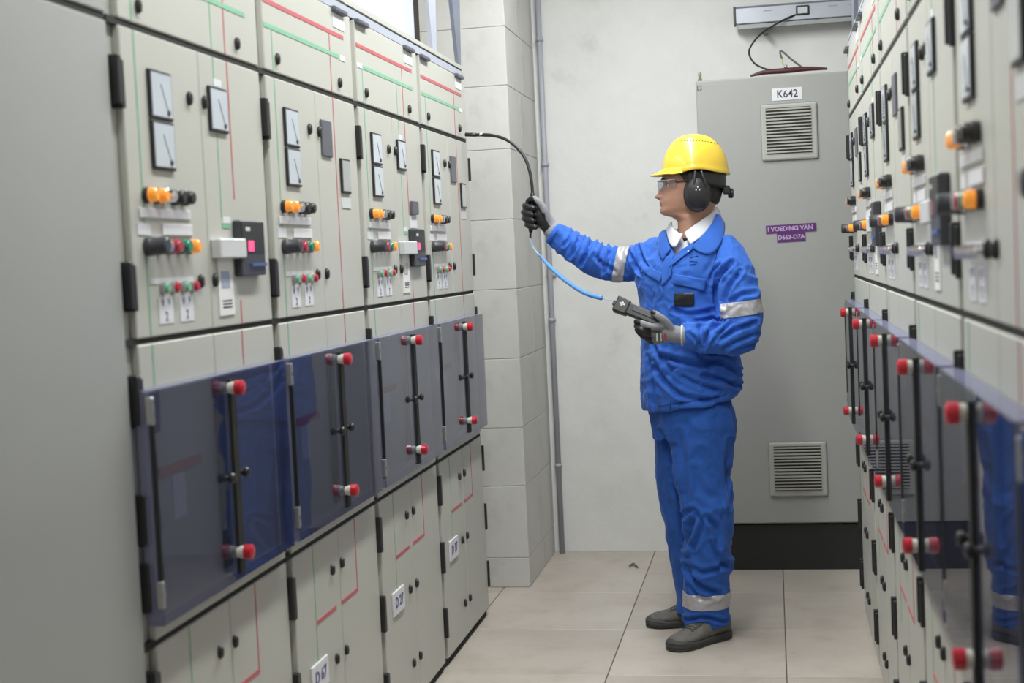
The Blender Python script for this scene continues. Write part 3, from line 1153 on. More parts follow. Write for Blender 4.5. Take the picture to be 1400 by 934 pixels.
for s in (1, -1):
    v, f = ell(hp(.071, s * .031, .113), (.0115, .0115, .0115), n=14)
    me = bpy.data.meshes.new('eye'); me.from_pydata(v, [], f)
    e = link('eye', me, person, M['paper'], smooth=True)
    v, f = ell(hp(.0800, s * .031, .113), (.0045, .005, .005), n=10)
    me = bpy.data.meshes.new('iris'); me.from_pydata(v, [], f)
    link('iris', me, e, M['brown'], smooth=True)
    tube('eyebrow', [hp(.100, s * .014, .131), hp(.097, s * .032, .135), hp(.083, s * .050, .130)], [.003, .004, .002], M['hair'], person, n=6)
    tube('eyelid', [hp(.083, s * .019, .116), hp(.085, s * .031, .119), hp(.075, s * .043, .115)], [.0015, .002, .0015], M['hair'], person, n=6)
    v, f = ell(hp(-.008, s * .078, .092), (.018, .009, .032), n=14)
    me = bpy.data.meshes.new('ear'); me.from_pydata(v, [], f)
    link('ear', me, person, M['skin'], smooth=True)
v, f = ell((0, 0, 0), (.006, .0165, .0036), n=12)
for zz, ff in ((.0505, .1055), (.0415, .1045)):
    me = bpy.data.meshes.new('lip')
    me.from_pydata([hp(ff, 0, zz) + HF * p.x + HL * p.y + V(0, 0, p.z) for p in v], [], f)
    link('lip', me, person, M['lips'], smooth=True)

# hair: a cap over the back and sides of the head
hv2, hf2 = [], []
hrings = [(.035, -.080, -.094, .050), (.050, -.02, -.106, .068), (.08, .0, -.114, .078), (.11, .012, -.119, .081), (.135, .03, -.120, .082), (.16, .05, -.118, .080), (.19, .06, -.105, .072)]
NH = 30
for z, f0, bk, w in hrings:
    for k_ in range(NH + 1):
        a = math.pi * (k_ / NH) * 1.0 - math.pi / 2
        # from right side round the back to the left side
        ff = bk * math.cos(a) + (f0 if abs(math.cos(a)) < .25 else 0) * (1 - abs(math.cos(a)) / .25)
        ll = w * math.sin(a)
        hv2.append(hp(ff, ll, z))
for i in range(len(hrings) - 1):
    for k_ in range(NH):
        q = i * (NH + 1) + k_
        hf2.append((q, q + 1, q + NH + 2, q + NH + 1))
me = bpy.data.meshes.new('hair'); me.from_pydata(hv2, [], hf2)
hair = link('hair', me, person, M['hair'], smooth=True)
md = hair.modifiers.new('t', 'SOLIDIFY'); md.thickness = .008; md.offset = 0
md = hair.modifiers.new('ss', 'SUBSURF'); md.levels = md.render_levels = 1

# ---------------- trousers
tw = [(-.315, 5.25, .74, .165, .135, 60, 0, 2.2), (-.315, 5.25, .84, .172, .145, 60, 0, 2.2), (-.313, 5.25, .95, .160, .130, 60, 0, 2.2)]
cufL = at(966, 869, 5.20); cufL.z = .03
cufR = at(947, 846, 5.37); cufR.z = .04
legL = limb([(V(-.262, 5.185, .80), .118), (at(958, 640, 5.18), .108), (at(967, 695, 5.16), .094), (at(968, 765, 5.17), .086), (at(966, 815, 5.19), .084), (cufL, .080)], flat1=True, n=28)
legR = limb([(V(-.362, 5.30, .80), .100), (at(931, 640, 5.31), .096), (at(934, 695, 5.32), .084), (at(942, 765, 5.35), .070), (at(947, 805, 5.37), .066), (cufR, .064)], flat1=True, n=28)
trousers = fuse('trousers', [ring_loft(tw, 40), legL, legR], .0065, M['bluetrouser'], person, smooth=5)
cloth_noise(trousers, .0050, 13, (1, 1, .6), 3)
cloth_noise(trousers, .0016, 32, (1, 1, .8), 7)
creases(trousers, [
    [(936, 702), (950, 692), (962, 712), (950, 742)], [(944, 768), (962, 776), (992, 768)], ([(940, 772), (955, 792), (982, 806)], .010, .014),
    [(938, 745), (945, 720), (952, 700)], [(975, 735), (985, 760), (996, 772)], [(968, 700), (980, 715), (984, 740)],
    ([(905, 590), (914, 620), (928, 680), (933, 745)], .010, .008), ([(930, 590), (938, 640), (940, 690)], .012, .006),
    ([(998, 600), (994, 640), (1000, 690)], .008, .007), ([(939, 846), (962, 839), (992, 848)], .006, .010), 
    ([(950, 640), (962, 665), (985, 680)], .014, .005), ([(945, 795), (958, 812), (975, 812)], .008, .006)], 5.17, .010, .009)
bm = bmesh.new(); bm.from_mesh(trousers.data)
bmesh.ops.bisect_plane(bm, geom=bm.verts[:] + bm.edges[:] + bm.faces[:], plane_co=(-.28, 5.2, .060), plane_no=Vector((.05, .05, -1)).normalized(), clear_outer=True)
bm.to_mesh(trousers.data); bm.free()
finish(trousers)
md = trousers.modifiers.new('t', 'SOLIDIFY'); md.thickness = .004; md.offset = -1


def strip_from(src, test, name, m, parent, off=.002, planes=()):
    """a band of tape sewn on a garment: the garment's own faces lifted off by a little"""
    me = src.data
    bm = bmesh.new(); bm.from_mesh(me)
    bm.faces.ensure_lookup_table()
    dele = [f for f in bm.faces if not test(f.calc_center_median())]
    bmesh.ops.delete(bm, geom=dele, context='FACES')
    for co, no in planes:
        bmesh.ops.bisect_plane(bm, geom=bm.verts[:] + bm.edges[:] + bm.faces[:], plane_co=co, plane_no=no, clear_outer=True)
    for v in bm.verts: v.co += v.normal * off
    me2 = bpy.data.meshes.new(name)
    bm.to_mesh(me2); bm.free()
    me2.materials.clear()
    o = link(name, me2, parent, m, smooth=True)
    md = o.modifiers.new('t', 'SOLIDIFY'); md.thickness = .0022; md.offset = -1
    return o


za, zb_ = at(966, 837, 5.10).z, at(966, 815.5, 5.10).z
o = strip_from(trousers, lambda c: za - .02 < c.z < zb_ + .02 and c.y < 5.29, 'reflective_band', M['band'], trousers, .0025, [((0, 0, za), (0, 0, -1)), ((0, 0, zb_), (0, 0, 1))])
o['label'] = 'silver reflective band round the near trouser leg'

# ---------------- jacket
def tr_(cx, cy, z, a, b, th, tilt=0, ex=2.3): return (cx, cy, z, a, b, th, tilt, ex)
jr = [tr_(-.318, 5.25, .868, .186, .160, 60, .13), tr_(-.316, 5.25, .885, .193, .168, 60, .12), tr_(-.312, 5.25, .94, .197, .172, 60, .07), tr_(-.308, 5.25, 1.0, .195, .172, 58, .03),
      tr_(-.312, 5.25, 1.06, .186, .162, 56), tr_(-.315, 5.25, 1.15, .188, .155, 52), tr_(-.318, 5.25, 1.24, .196, .150, 48), tr_(-.318, 5.25, 1.32, .205, .147, 45),
      tr_(-.312, 5.25, 1.385, .208, .136, 43), tr_(-.300, 5.25, 1.435, .195, .118, 42), tr_(-.290, 5.245, 1.475, .155, .095, 42), tr_(-.282, 5.235, 1.505, .105, .078, 45), tr_(-.278, 5.230, 1.525, .078, .068, 60)]
armL = limb([(at(988, 350, 5.16), .078), (at(1004, 385, 5.12), .080), (at(1012, 425, 5.09), .078), (at(1011, 456, 5.075), .072), (at(985, 461, 5.04), .060), (at(960, 461, 5.01), .054), (wrL, .046)], flat1=True, n=26)
armR = limb([(at(900, 352, 5.33), .076), (at(866, 360, 5.36), .066), (at(835, 360, 5.37), .067), (at(808, 352, 5.375), .062), (at(780, 336, 5.38), .055), (at(758, 320, 5.38), .046)], flat1=True, n=26)
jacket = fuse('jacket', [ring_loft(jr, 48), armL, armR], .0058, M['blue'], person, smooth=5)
cloth_noise(jacket, .0050, 13, (1, 1, 1), 1)
cloth_noise(jacket, .0018, 34, (1, 1, 1), 5)
S = .0075
creases(jacket, [
    # armpit and chest of the near side
    ([(984, 425), (978, 400), (984, 378), (1000, 360)], .008, .014), ([(992, 418), (996, 395), (1012, 372)], .007, .010), ([(972, 385), (975, 372), (985, 362)], .006, .006),
    ([(1000, 412), (1015, 402), (1032, 400)], .007, .008),
    ([(922, 424), (945, 430), (975, 424)], .008, .009), ([(935, 434), (955, 437), (975, 434)], .006, .006),
    # waist
    ([(905, 487), (925, 492), (955, 497), (985, 495)], .009, .012), ([(897, 505), (910, 522), (935, 540), (968, 546)], .009, .012), ([(930, 512), (955, 524), (985, 534)], .008, .011),
    ([(962, 512), (985, 518), (1008, 530)], .008, .013), ([(960, 490), (990, 498), (1008, 512)], .008, .011), ([(885, 490), (890, 520), (893, 560)], .008, .008),
    ([(925, 550), (955, 548), (990, 540)], .007, .007), ([(890, 470), (900, 486), (920, 505)], .008, .008),
    # near sleeve
    ([(958, 444), (962, 458), (957, 472)], .006, .009), ([(990, 438), (974, 448), (964, 470)], .007, .011), ([(1032, 440), (1005, 450), (985, 462)], .007, .010), ([(1034, 455), (1010, 464), (990, 474)], .006, .008),
    ([(945, 452), (955, 462), (962, 474)], .005, .007), ([(1036, 470), (1016, 474), (1000, 480)], .006, .007), ([(1000, 440), (990, 450), (975, 466)], .005, .007),
    # far sleeve
    ([(782, 316), (776, 336), (768, 352)], .006, .012), ([(798, 325), (794, 342), (784, 362)], .007, .013), ([(815, 335), (811, 352), (815, 372)], .007, .012), ([(826, 337), (822, 355), (819, 376)], .006, .011),
    ([(770, 312), (766, 326), (758, 336)], .005, .008), ([(852, 345), (862, 362), (874, 374)], .006, .011), ([(866, 338), (872, 352), (882, 366)], .006, .010), ([(803, 350), (815, 362), (832, 372)], .007, .008),
    ([(858, 362), (866, 372), (876, 378)], .005, .008)], 5.10, .010, .009)
# the open collar: cloth cut away where the white shirt shows
poly = [at(x, y, 5.12) for x, y in ((908, 318), (916, 326), (918, 338), (922.5, 350), (934, 340), (950, 330), (962, 318), (976, 303), (981, 292), (975, 275), (920, 285))]
poly = [(p.x, p.z) for p in poly]


def inside(x, z, P):
    c = False
    j = len(P) - 1
    for i in range(len(P)):
        if (P[i][1] > z) != (P[j][1] > z) and x < (P[j][0] - P[i][0]) * (z - P[i][1]) / (P[j][1] - P[i][1]) + P[i][0]:
            c = not c
        j = i
    return c


def cut_lines(o, poly):
    bm = bmesh.new(); bm.from_mesh(o.data)
    for a_, b_ in zip(poly, poly[1:] + poly[:1]):
        no = Vector((b_[1] - a_[1], 0, a_[0] - b_[0]))
        if no.length < 1e-6: continue
        near = []
        for f in bm.faces:
            c = f.calc_center_median()
            if c.y < 5.28 and min(a_[0], b_[0]) - .01 < c.x < max(a_[0], b_[0]) + .01 and min(a_[1], b_[1]) - .01 < c.z < max(a_[1], b_[1]) + .01:
                near.append(f)
        geo = list({v for f in near for v in f.verts}) + list({e for f in near for e in f.edges}) + near
        bmesh.ops.bisect_plane(bm, geom=geo, plane_co=(a_[0], 5.2, a_[1]), plane_no=no.normalized())
    bm.to_mesh(o.data); bm.free()


def del_faces(o, test):
    bm = bmesh.new(); bm.from_mesh(o.data)
    bmesh.ops.delete(bm, geom=[f for f in bm.faces if test(f.calc_center_median())], context='FACES')
    bm.to_mesh(o.data); bm.free()


cut_lines(jacket, poly)
del_faces(jacket, lambda c: c.y < 5.25 and inside(c.x, c.z, poly) or (c.z > 1.508 and (Vector((c.x + .28, c.y - 5.23))).length < .10))
finish(jacket)
md = jacket.modifiers.new('t', 'SOLIDIFY'); md.thickness = .004; md.offset = -1
jt = BVHTree.FromPolygons([v.co.copy() for v in jacket.data.vertices], [tuple(p.vertices) for p in jacket.data.polygons])


def on_jacket(px, py, Yg=5.1):
    p = at(px, py, Yg)
    d = Vector((p.x, p.y, p.z - H)).normalized()
    h = jt.ray_cast(Vector((p.x, p.y, p.z)) - d * .6, d)
    if h[0] is None:
        return p, V(0, -1, 0)
    n = h[1]
    if n.y > 0: n = -n
    return h[0], n


def patch(name, quad, m, parent, off=.003, thick=.003, nu=12, nv=8, smooth=2):
    """a sewn-on piece of cloth laid over the jacket between four corners"""
    g = []
    for j in range(nv + 1):
        for i in range(nu + 1):
            u, v = i / nu, j / nv
            x = (quad[0][0] * (1 - u) + quad[1][0] * u) * (1 - v) + (quad[3][0] * (1 - u) + quad[2][0] * u) * v
            y = (quad[0][1] * (1 - u) + quad[1][1] * u) * (1 - v) + (quad[3][1] * (1 - u) + quad[2][1] * u) * v
            p, n = on_jacket(x, y)
            g.append(p + V(0, -1, .1).normalized() * off + n * off * .5)
    W_ = nu + 1
    for _ in range(smooth):
        g2 = list(g)
        for j in range(nv + 1):
            for i in range(W_):
                nb = [g[jj * W_ + ii] for jj, ii in ((j, i - 1), (j, i + 1), (j - 1, i), (j + 1, i)) if 0 <= jj <= nv and 0 <= ii <= nu]
                q = sum(nb, V(0, 0, 0)) / len(nb)
                g2[j * W_ + i].y = g[j * W_ + i].y * .5 + q.y * .5
        g = g2
    fs = [(j * W_ + i, j * W_ + i + 1, (j + 1) * W_ + i + 1, (j + 1) * W_ + i) for j in range(nv) for i in range(nu)]
    me = bpy.data.meshes.new(name); me.from_pydata(g, [], fs)
    o = link(name, me, parent, m, smooth=True)
    md = o.modifiers.new('t', 'SOLIDIFY'); md.thickness = thick; md.offset = 0
    return o


o = patch('pocket_flap', [(922, 375), (966, 382), (963, 398), (920, 388)], M['blue'], jacket, .005, .004)
o = patch('pocket_flap', [(880, 362), (907, 374), (903, 386), (878, 372)], M['blue'], jacket, .005, .004)
o = patch('name_patch', [(922.5, 401), (949, 401), (949, 418.5), (922.5, 418.5)], M['black'], jacket, .004, .003)
o['label'] = 'blank black name patch'
o = patch('placket', [(905, 352), (921, 349), (918, 378), (906, 392)], M['blue'], jacket, .004, .003)
o = patch('front_facing', [(921, 349), (949, 333), (948, 341), (916, 366)], M['blue'], jacket, .005, .004)
for x, y in ((913.5, 334), (941, 344)):
    p, n = on_jacket(x, y)
    v, f = ell(p - V(0, .009, 0), (.005, .003, .005), n=10)
    me = bpy.data.meshes.new('snap'); me.from_pydata(v, [], f)
    link('snap_button', me, jacket, M['chrome'], smooth=True)
for i, (a, b) in enumerate((((944, 352), (954, 350)), ((943, 357), (953, 358)), ((943, 362), (951, 361)))):
    p0, _ = on_jacket(*a); p1, _ = on_jacket(*b)
    link('stitched_emblem', tube_mesh([p0 - V(0, .003, 0), p1 - V(0, .003, 0)], .0015, 6), jacket, M['bluedark'])
# hem and seams
def seam(pts, r=.0016):
    q = []
    for a, b in zip(pts, pts[1:]):
        for k_ in range(6):
            x = a[0] + (b[0] - a[0]) * k_ / 6; y = a[1] + (b[1] - a[1]) * k_ / 6
            q.append(on_jacket(x, y)[0])
    q.append(on_jacket(*pts[-1])[0])
    link('seam', tube_mesh(q, r, 6), jacket, M['bluedark'], smooth=True)
seam([(897, 556), (920, 553), (950, 548), (1000, 540)])
seam([(916, 562), (917, 548)])
seam([(966, 383), (973, 372), (979, 352), (984, 330)])

# bands on both sleeves, cut square to the arm
a0, a1 = at(1011, 423, 5.09), (at(1011, 456, 5.075) - at(1012, 425, 5.09)).normalized()
bz0, bz1 = at(1011, 433.5, 5.02).z, at(1011, 413.5, 5.02).z
bn = V(-.10, 0, 1).normalized()
o = strip_from(jacket, lambda c: bz0 - .04 < c.z < bz1 + .04 and c.x > -.215 and (V(c.x, c.y) - V(at(1011, 424, 5.09).x, 5.09)).length < .098, 'reflective_band', M['band'], jacket, .003,
               [((-.13, 5.1, bz0), -bn), ((-.13, 5.1, bz1), bn), ((-.185, 5, 1.2), (-1, 0, 0))])
o['label'] = 'silver reflective band round the near sleeve'
pa, pb = at(866, 360, 5.36), at(826, 358, 5.37)
ax = (pb - pa).normalized()
mid = at(850, 360, 5.365)
axb = (at(833, 362, 5.37) - at(862, 352, 5.36)).normalized()
bn = V(-.97, 0, .24).normalized()
o = strip_from(jacket, lambda c: abs((c - mid).dot(bn)) < .04 and (c - mid).length < .14 and c.x < -.47, 'reflective_band', M['band'], jacket, .003,
               [(mid + bn * .021, bn), (mid - bn * .021, -bn)])
o['label'] = 'silver reflective band round the raised sleeve'

# shirt under the jacket and its collar
sh = fuse('shirt', [ring_loft([(-.312, 5.25, 1.28, .180, .128, 46, 0, 2.2), (-.306, 5.25, 1.37, .183, .118, 43, 0, 2.2), (-.298, 5.25, 1.425, .165, .104, 42, 0, 2.2), (-.288, 5.245, 1.468, .115, .088, 45, 0, 2.2), (-.280, 5.232, 1.500, .082, .076, 60, 0, 2.2), (-.278, 5.228, 1.515, .068, .066, 70, 0, 2.2)], 36)], .006, M['shirt'], person, smooth=2)

skinp = [at(x, y, 5.13) for x, y in ((915, 296), (922, 312), (935, 331), (950, 320), (968, 302), (975, 285), (930, 280))]
skinp = [(q.x, q.z) for q in skinp]
cut_lines(sh, skinp)
del_faces(sh, lambda c: c.y < 5.235 and inside(c.x, c.z, skinp) or (c.z > 1.512))
md = sh.modifiers.new('t', 'SOLIDIFY'); md.thickness = .003; md.offset = -1


def collar(name, m, parent, r0, r1, z0, z1, a0, a1, drop, th, flare=.0, n=40, ctr=(-.275, 5.226), sx=1.0, sy=1.0, zt=0):
    """band round the back of the neck from angle a0 to a1 (0 = towards the chin side, +X is 180)"""
    g = []
    for i in range(n + 1):
        u = i / n
        a = R(a0 + (a1 - a0) * u)
        e = abs(2 * u - 1) ** 2.2
        d = V(-math.cos(a) * sx, -math.sin(a) * sy, 0)
        for (r, z) in ((r1, z1 - drop * e), ((r0 + r1) / 2 + .003, (z0 + z1) / 2 - drop * e), (r0 + flare * e, z0 - drop * 1.35 * e)):
            g.append(V(ctr[0], ctr[1], z + zt * d.x) + d * r)
    fs = []
    for i in range(n):
        for j in range(2):
            q = i * 3 + j
            fs.append((q, q + 3, q + 4, q + 1))
    me = bpy.data.meshes.new(name); me.from_pydata(g, [], fs)
    o = link(name, me, parent, m, smooth=True)
    md = o.modifiers.new('t', 'SOLIDIFY'); md.thickness = th; md.offset = 0
    md = o.modifiers.new('ss', 'SUBSURF'); md.levels = md.render_levels = 2
    return o


def poly3(name, pts, m, parent, th=.004, sub=0):
    me = bpy.data.meshes.new(name)
    me.from_pydata([Vector(p) for p in pts], [], [tuple(range(len(pts)))])
    o = link(name, me, parent, m)
    md = o.modifiers.new('t', 'SOLIDIFY'); md.thickness = th; md.offset = 0
    md = o.modifiers.new('b', 'BEVEL'); md.width = .001
    return o


# white collar: near wing from the nape down to its point, far wing on the other side of the throat
def grid_patch(name, rows, m, parent, th=.003, sub=2):
    n = len(rows[0])
    g = [Vector(p) for r_ in rows for p in r_]
    fs = [(j * n + i, j * n + i + 1, (j + 1) * n + i + 1, (j + 1) * n + i) for j in range(len(rows) - 1) for i in range(n - 1)]
    me = bpy.data.meshes.new(name); me.from_pydata(g, [], fs)
    o = link(name, me, parent, m, smooth=True)
    md = o.modifiers.new('ss', 'SUBSURF'); md.levels = md.render_levels = sub
    md.boundary_smooth = 'PRESERVE_CORNERS'
    md = o.modifiers.new('t', 'SOLIDIFY'); md.thickness = th; md.offset = 0
    return o


grid_patch('shirt_collar', [
    [at(979, 283, 5.27), at(975, 289, 5.20), at(962, 299, 5.155), at(948, 309, 5.135), at(936, 318, 5.13)],
    [at(984, 288, 5.28), at(979, 296, 5.19), at(966, 307, 5.140), at(952, 319, 5.120), at(938, 324, 5.118)],
    [at(986, 296, 5.28), at(981, 304, 5.185), at(968, 316, 5.128), at(955, 327, 5.108), at(944, 334, 5.10)]], M['shirt'], sh)
grid_patch('shirt_collar', [
    [at(934, 320, 5.13), at(926, 319, 5.15), at(919, 311, 5.19), at(918, 303, 5.25)],
    [at(930, 325, 5.12), at(922, 328, 5.135), at(915, 320, 5.18), at(914, 308, 5.25)],
    [at(925, 336, 5.11), at(920, 340, 5.125), at(913, 330, 5.17), at(911, 314, 5.25)]], M['shirt'], sh)
# blue coat collar: stands at the nape, falls to a point on the near side of the chest
grid_patch('collar', [
    [at(972, 296, 5.30), at(978, 290, 5.24), at(980, 294, 5.19), at(972, 308, 5.13), at(958, 325, 5.098), at(946, 338, 5.088)],
    [at(978, 292, 5.32), at(984, 290, 5.25), at(986, 303, 5.165), at(980, 322, 5.105), at(965, 335, 5.085), at(950, 341, 5.080)],
    [at(986, 300, 5.33), at(991, 303, 5.25), at(991, 318, 5.15), at(985, 336, 5.088), at(971, 352, 5.068), at(951, 341.5, 5.078)]], M['blue'], jacket, .004)
grid_patch('collar', [
    [at(917, 341, 5.135), at(913, 330, 5.16), at(910, 322, 5.20), at(911, 314, 5.25)],
    [at(912, 346, 5.13), at(906, 338, 5.155), at(903, 326, 5.20), at(905, 316, 5.27)],
    [at(906, 357, 5.135), at(901, 345, 5.16), at(899, 331, 5.21), at(902, 319, 5.29)]], M['blue'], jacket, .004)

# cuffs
for wr, el in ((wrL, elL), (at(757, 319, 5.38), at(780, 336, 5.38))):
    d = (wr - el).normalized()
    pts = [wr - d * .014, wr + d * .000, wr + d * .006]
    link('cuff_edge', tube_mesh(pts, [.0455, .0455, .041], 28, cap=True), jacket, M['blue'], smooth=True)

# ---------------- gloves
def finger(ch, rr): return limb([(at(*c), r) for c, r in zip(ch, rr)], n=12, k=4)


gl = []
# right fist closed round the probe handle
gr_shapes = [limb([(at(758, 319, 5.38), .030), (at(748, 306, 5.378), .032), (at(740, 294, 5.38), .034)], n=18),
             ell(at(736, 290, 5.385), (.030, .026, .044)), ell(at(741, 301, 5.37), (.026, .024, .030))]
for k_ in range(4):
    y = 281 + k_ * 8.6
    dx = (0, -1.5, -.5, 3)[k_]
    gr_shapes.append(finger([(738 + dx, y + 2, 5.412), (725 + dx, y - 1, 5.418), (718 + dx, y, 5.39), (719.5 + dx, y + 1.5, 5.358), (729 + dx, y + 4, 5.345)], [.0125, .0125, .012, .0118, .0105]))
gr_shapes.append(finger([(749, 303, 5.36), (745, 289, 5.352), (738, 277, 5.352), (729, 272, 5.362), (722, 275, 5.372)], [.015, .0145, .0135, .0125, .0105]))
gR = fuse('glove', gr_shapes, .0030, M['gloveg'], person, smooth=3)
gR['label'] = 'grey knit glove with black coated fingers, closed round the probe'
gR.data.materials.append(M['gloveb'])
for p in gR.data.polygons:
    c = p.center
    q = at(741, 290, 5.36)
    # coating covers fingers, palm and the lower side of the hand
    s = (c.x - q.x) * .92 - (c.z - q.z) * -.42
    if (c.x - at(743, 290, 5.37).x) + .55 * (c.z - at(743, 290, 5.37).z) < -.004 or (c.z < at(740, 292, 5.37).z and c.x < at(747, 300, 5.37).x):
        p.material_index = 1
pts = [at(759.5, 322, 5.38), at(756, 317.5, 5.38)]
link('knit_cuff', tube_mesh([at(762, 322, 5.38), at(752, 311.5, 5.378)], [.036, .034], 22), gR, M['gloveg'], smooth=True)

# left hand under the meter
gl_shapes = [limb([(wrL + V(.01, 0, 0), .029), (at(922, 457, 4.995), .031), (at(911, 455, 4.99), .032)], n=18),
             ell(at(908, 453, 4.99), (.040, .022, .030), Matrix.Rotation(R(-12), 3, 'Y'))]
gl_shapes += [finger([(905, 446, 4.965), (892, 447, 4.945), (880, 443, 4.945), (870, 440, 4.96)], [.0135, .0125, .0118, .0100]),
              finger([(900, 456, 4.985), (886, 456, 4.955), (876, 451, 4.945), (870, 446, 4.965)], [.0135, .0125, .0118, .0100]),
              finger([(901, 462, 5.00), (888, 463, 4.985), (877, 457, 4.975), (871, 451, 4.99)], [.013, .012, .0115, .0098]),
              finger([(904, 466, 5.02), (892, 467, 5.015), (883, 462, 5.01), (877, 456, 5.02)], [.012, .011, .0105, .009]),
              finger([(917, 449, 4.975), (909, 439, 4.955), (900, 432, 4.945), (893, 427, 4.955)], [.0155, .014, .0125, .0105])]
gL = fuse('glove', gl_shapes, .0030, M['gloveg'], person, smooth=3)
gL['label'] = 'grey knit glove with black fingertips, holding the meter'
gL.data.materials.append(M['gloveb'])
x1_, x2_ = at(876, 445, 4.95).x, at(897, 430, 4.95)
for p in gL.data.polygons:
    c = p.center
    if c.x < x1_ or (c.x < at(890, 450, 4.95).x and c.z < at(884, 447.5, 4.95).z) or (c.x < x2_.x and c.z > x2_.z):
        p.material_index = 1
link('knit_cuff', tube_mesh([at(941, 459, 5.0), at(932, 458.5, 5.0)], [.037, .036], 22), gL, M['gloveg'], smooth=True)
link('cuff_hem', tube_mesh([at(934, 458.5, 5.0), at(931.5, 458.5, 5.0)], [.0375, .037], 22), gL, M['boxwhite'], smooth=True)
for a, b, mm in ((897, 900, 'boxwhite'), (903, 905, 'boxwhite'), (908, 911, 'redlens')):
    q0, q1 = at(a, 456, 4.955), at(b, 466, 4.972)
    box('printed_mark', q0.x, q1.x, q0.y - .003, q0.y + .012, q1.z, q0.z, M[mm], gL, bev=.001)


# ---------------- shoes
def shoe(toe, heel, label):
    toe, heel = V(toe[0], toe[1], 0), V(heel[0], heel[1], 0)
    d = (toe - heel); L = d.length; d.normalize()
    s = V(-d.y, d.x, 0)
    t = link('shoe', bpy.data.meshes.new('shoe'), person)
    prof = [(.003, .024, .010, .016), (.010, .040, .026, .016), (.028, .053, .040, .018), (.07, .058, .050, .018), (.10, .066, .049, .018), (.14, .082, .045, .018),
            (.175, .100, .041, .018), (.21, .112, .037, .018), (.25, .114, .036, .018), (.28, .108, .034, .018), (.297, .095, .026, .018), (L, .07, .014, .02)]
    vs, fs = [], []
    n = 24
    for (u, h, w, b) in prof:
        u = u * L / .30 if u < .3 else u
        for k_ in range(n):
            a = 2 * math.pi * k_ / n
            c, sn = math.cos(a), math.sin(a)
            x = w * math.copysign(abs(c) ** .8, c)
            zc = (h + b) / 2
            z = zc + (h - b) / 2 * math.copysign(abs(sn) ** .75, sn)
            if sn > 0: x *= 1 - .25 * sn
            p = toe - d * u + s * x
            vs.append(V(p.x, p.y, z))
    for i in range(len(prof) - 1):
        for k_ in range(n):
            fs.append((i * n + k_, i * n + (k_ + 1) % n, (i + 1) * n + (k_ + 1) % n, (i + 1) * n + k_))
    fs.append(tuple(range(n))); fs.append(tuple((len(prof) - 1) * n + k_ for k_ in range(n))[::-1])
    t.data.from_pydata(vs, [], fs)
    t.data.materials.append(M['shoe'])
    for p in t.data.polygons: p.use_smooth = True
    md = t.modifiers.new('ss', 'SUBSURF'); md.levels = md.render_levels = 1
    t['label'] = label
    # rubber sole following the outline, a little higher round the toe and heel
    n = 44
    half = [(-.003, .004), (.002, .022), (.012, .036), (.035, .048), (.065, .053), (.10, .051), (.15, .044), (.20, .041), (.25, .041), (.28, .036), (.298, .022), (.304, .004)]
    sp = smooth_path([(u, w, 0) for u, w in half], 3)
    pts = [(q.x, q.y) for q in sp] + [(q.x, -q.y) for q in reversed(sp)]
    out = []
    for z, g in ((.0, -.006), (.004, -.001), (.009, 0), (.0105, -.0025), (.012, 0), (.019, .001), (.0205, -.0015), (.022, .0), (.027, -.004), (.031, -.012)):
        for u, w in pts:
            rise = .013 * max(0, 1 - u / .075) ** .7 + .008 * max(0, (u - .25) / .05)
            u2 = u + max(0, 1 - u / .06) * max(0, -g) * 1.6
            p = toe - d * (u2 * L / .30) + s * (w + math.copysign(min(abs(g), abs(w)), w) * (1 if g > 0 else -1))
            out.append(V(p.x, p.y, z + rise * max(0, z - .009) / .022))
    n = len(pts)
    fs = [(i * n + k_, i * n + (k_ + 1) % n, (i + 1) * n + (k_ + 1) % n, (i + 1) * n + k_) for i in range(9) for k_ in range(n)]
    fs.append(tuple(range(n))); fs.append(tuple(9 * n + k_ for k_ in range(n))[::-1])
    me = bpy.data.meshes.new('sole'); me.from_pydata(out, [], fs)
    so = link('sole', me, t, M['sole'], smooth=True)
    me.set_sharp_from_angle(angle=R(45))
    # rubber toe cap and laces
    cap = []
    for u, h in ((.098, .066), (.112, .071), (.126, .077), (.140, .083)):
        a = toe - d * (u * L / .30)
        link('lace', tube_mesh([a + s * .026 + V(0, 0, h - .012), a + s * .012 + V(0, 0, h + .001), a - s * .012 + V(0, 0, h + .001), a - s * .026 + V(0, 0, h - .012)], .0032, 6), t, M['lace'], smooth=True)
    for sgn in (1, -1):
        q = [toe - d * (u * L / .30) + s * sgn * .022 + V(0, 0, h) for u, h in ((.09, .058), (.115, .067), (.14, .077), (.165, .090))]
        link('eyelet_strip', tube_mesh(q, .0048, 8), t, M['boxwhite'] if False else M['sole'], smooth=True)
    a = toe - d * (.158 * L / .30)
    link('tongue', tube_mesh([a + V(0, 0, .082) + s * .018, a + V(0, 0, .100), a + V(0, 0, .082) - s * .018], .006, 8), t, M['lace'], smooth=True)
    return t


shoe((-.408, 5.030), (-.207, 5.238), 'near grey suede safety shoe')
shoe((-.522, 5.372), (-.225, 5.415), 'far grey suede safety shoe')

# ---------------- helmet
hel = None
FZ = 1.722
hc = hp(.0, 0, 0)
hc = V(at(950, 235, 5.215).x - .002, 5.215, 0)


def hw(f, l, z): return V(hc.x, hc.y, 0) + HF * f + HL * l + V(0, 0, z)


vs, fs = [], []
NA, NZ = 64, 18
TOPZ = 1.846


def rimz(a):
    # a = 0 at the front; the rim lifts over the ears and drops at the back
    c = math.cos(a)
    return 1.706 + .012 * math.exp(-((abs(math.degrees(a)) - 92) / 26) ** 2) + (.004 if c > .6 else 0) - .008 * max(0, -c) ** 2


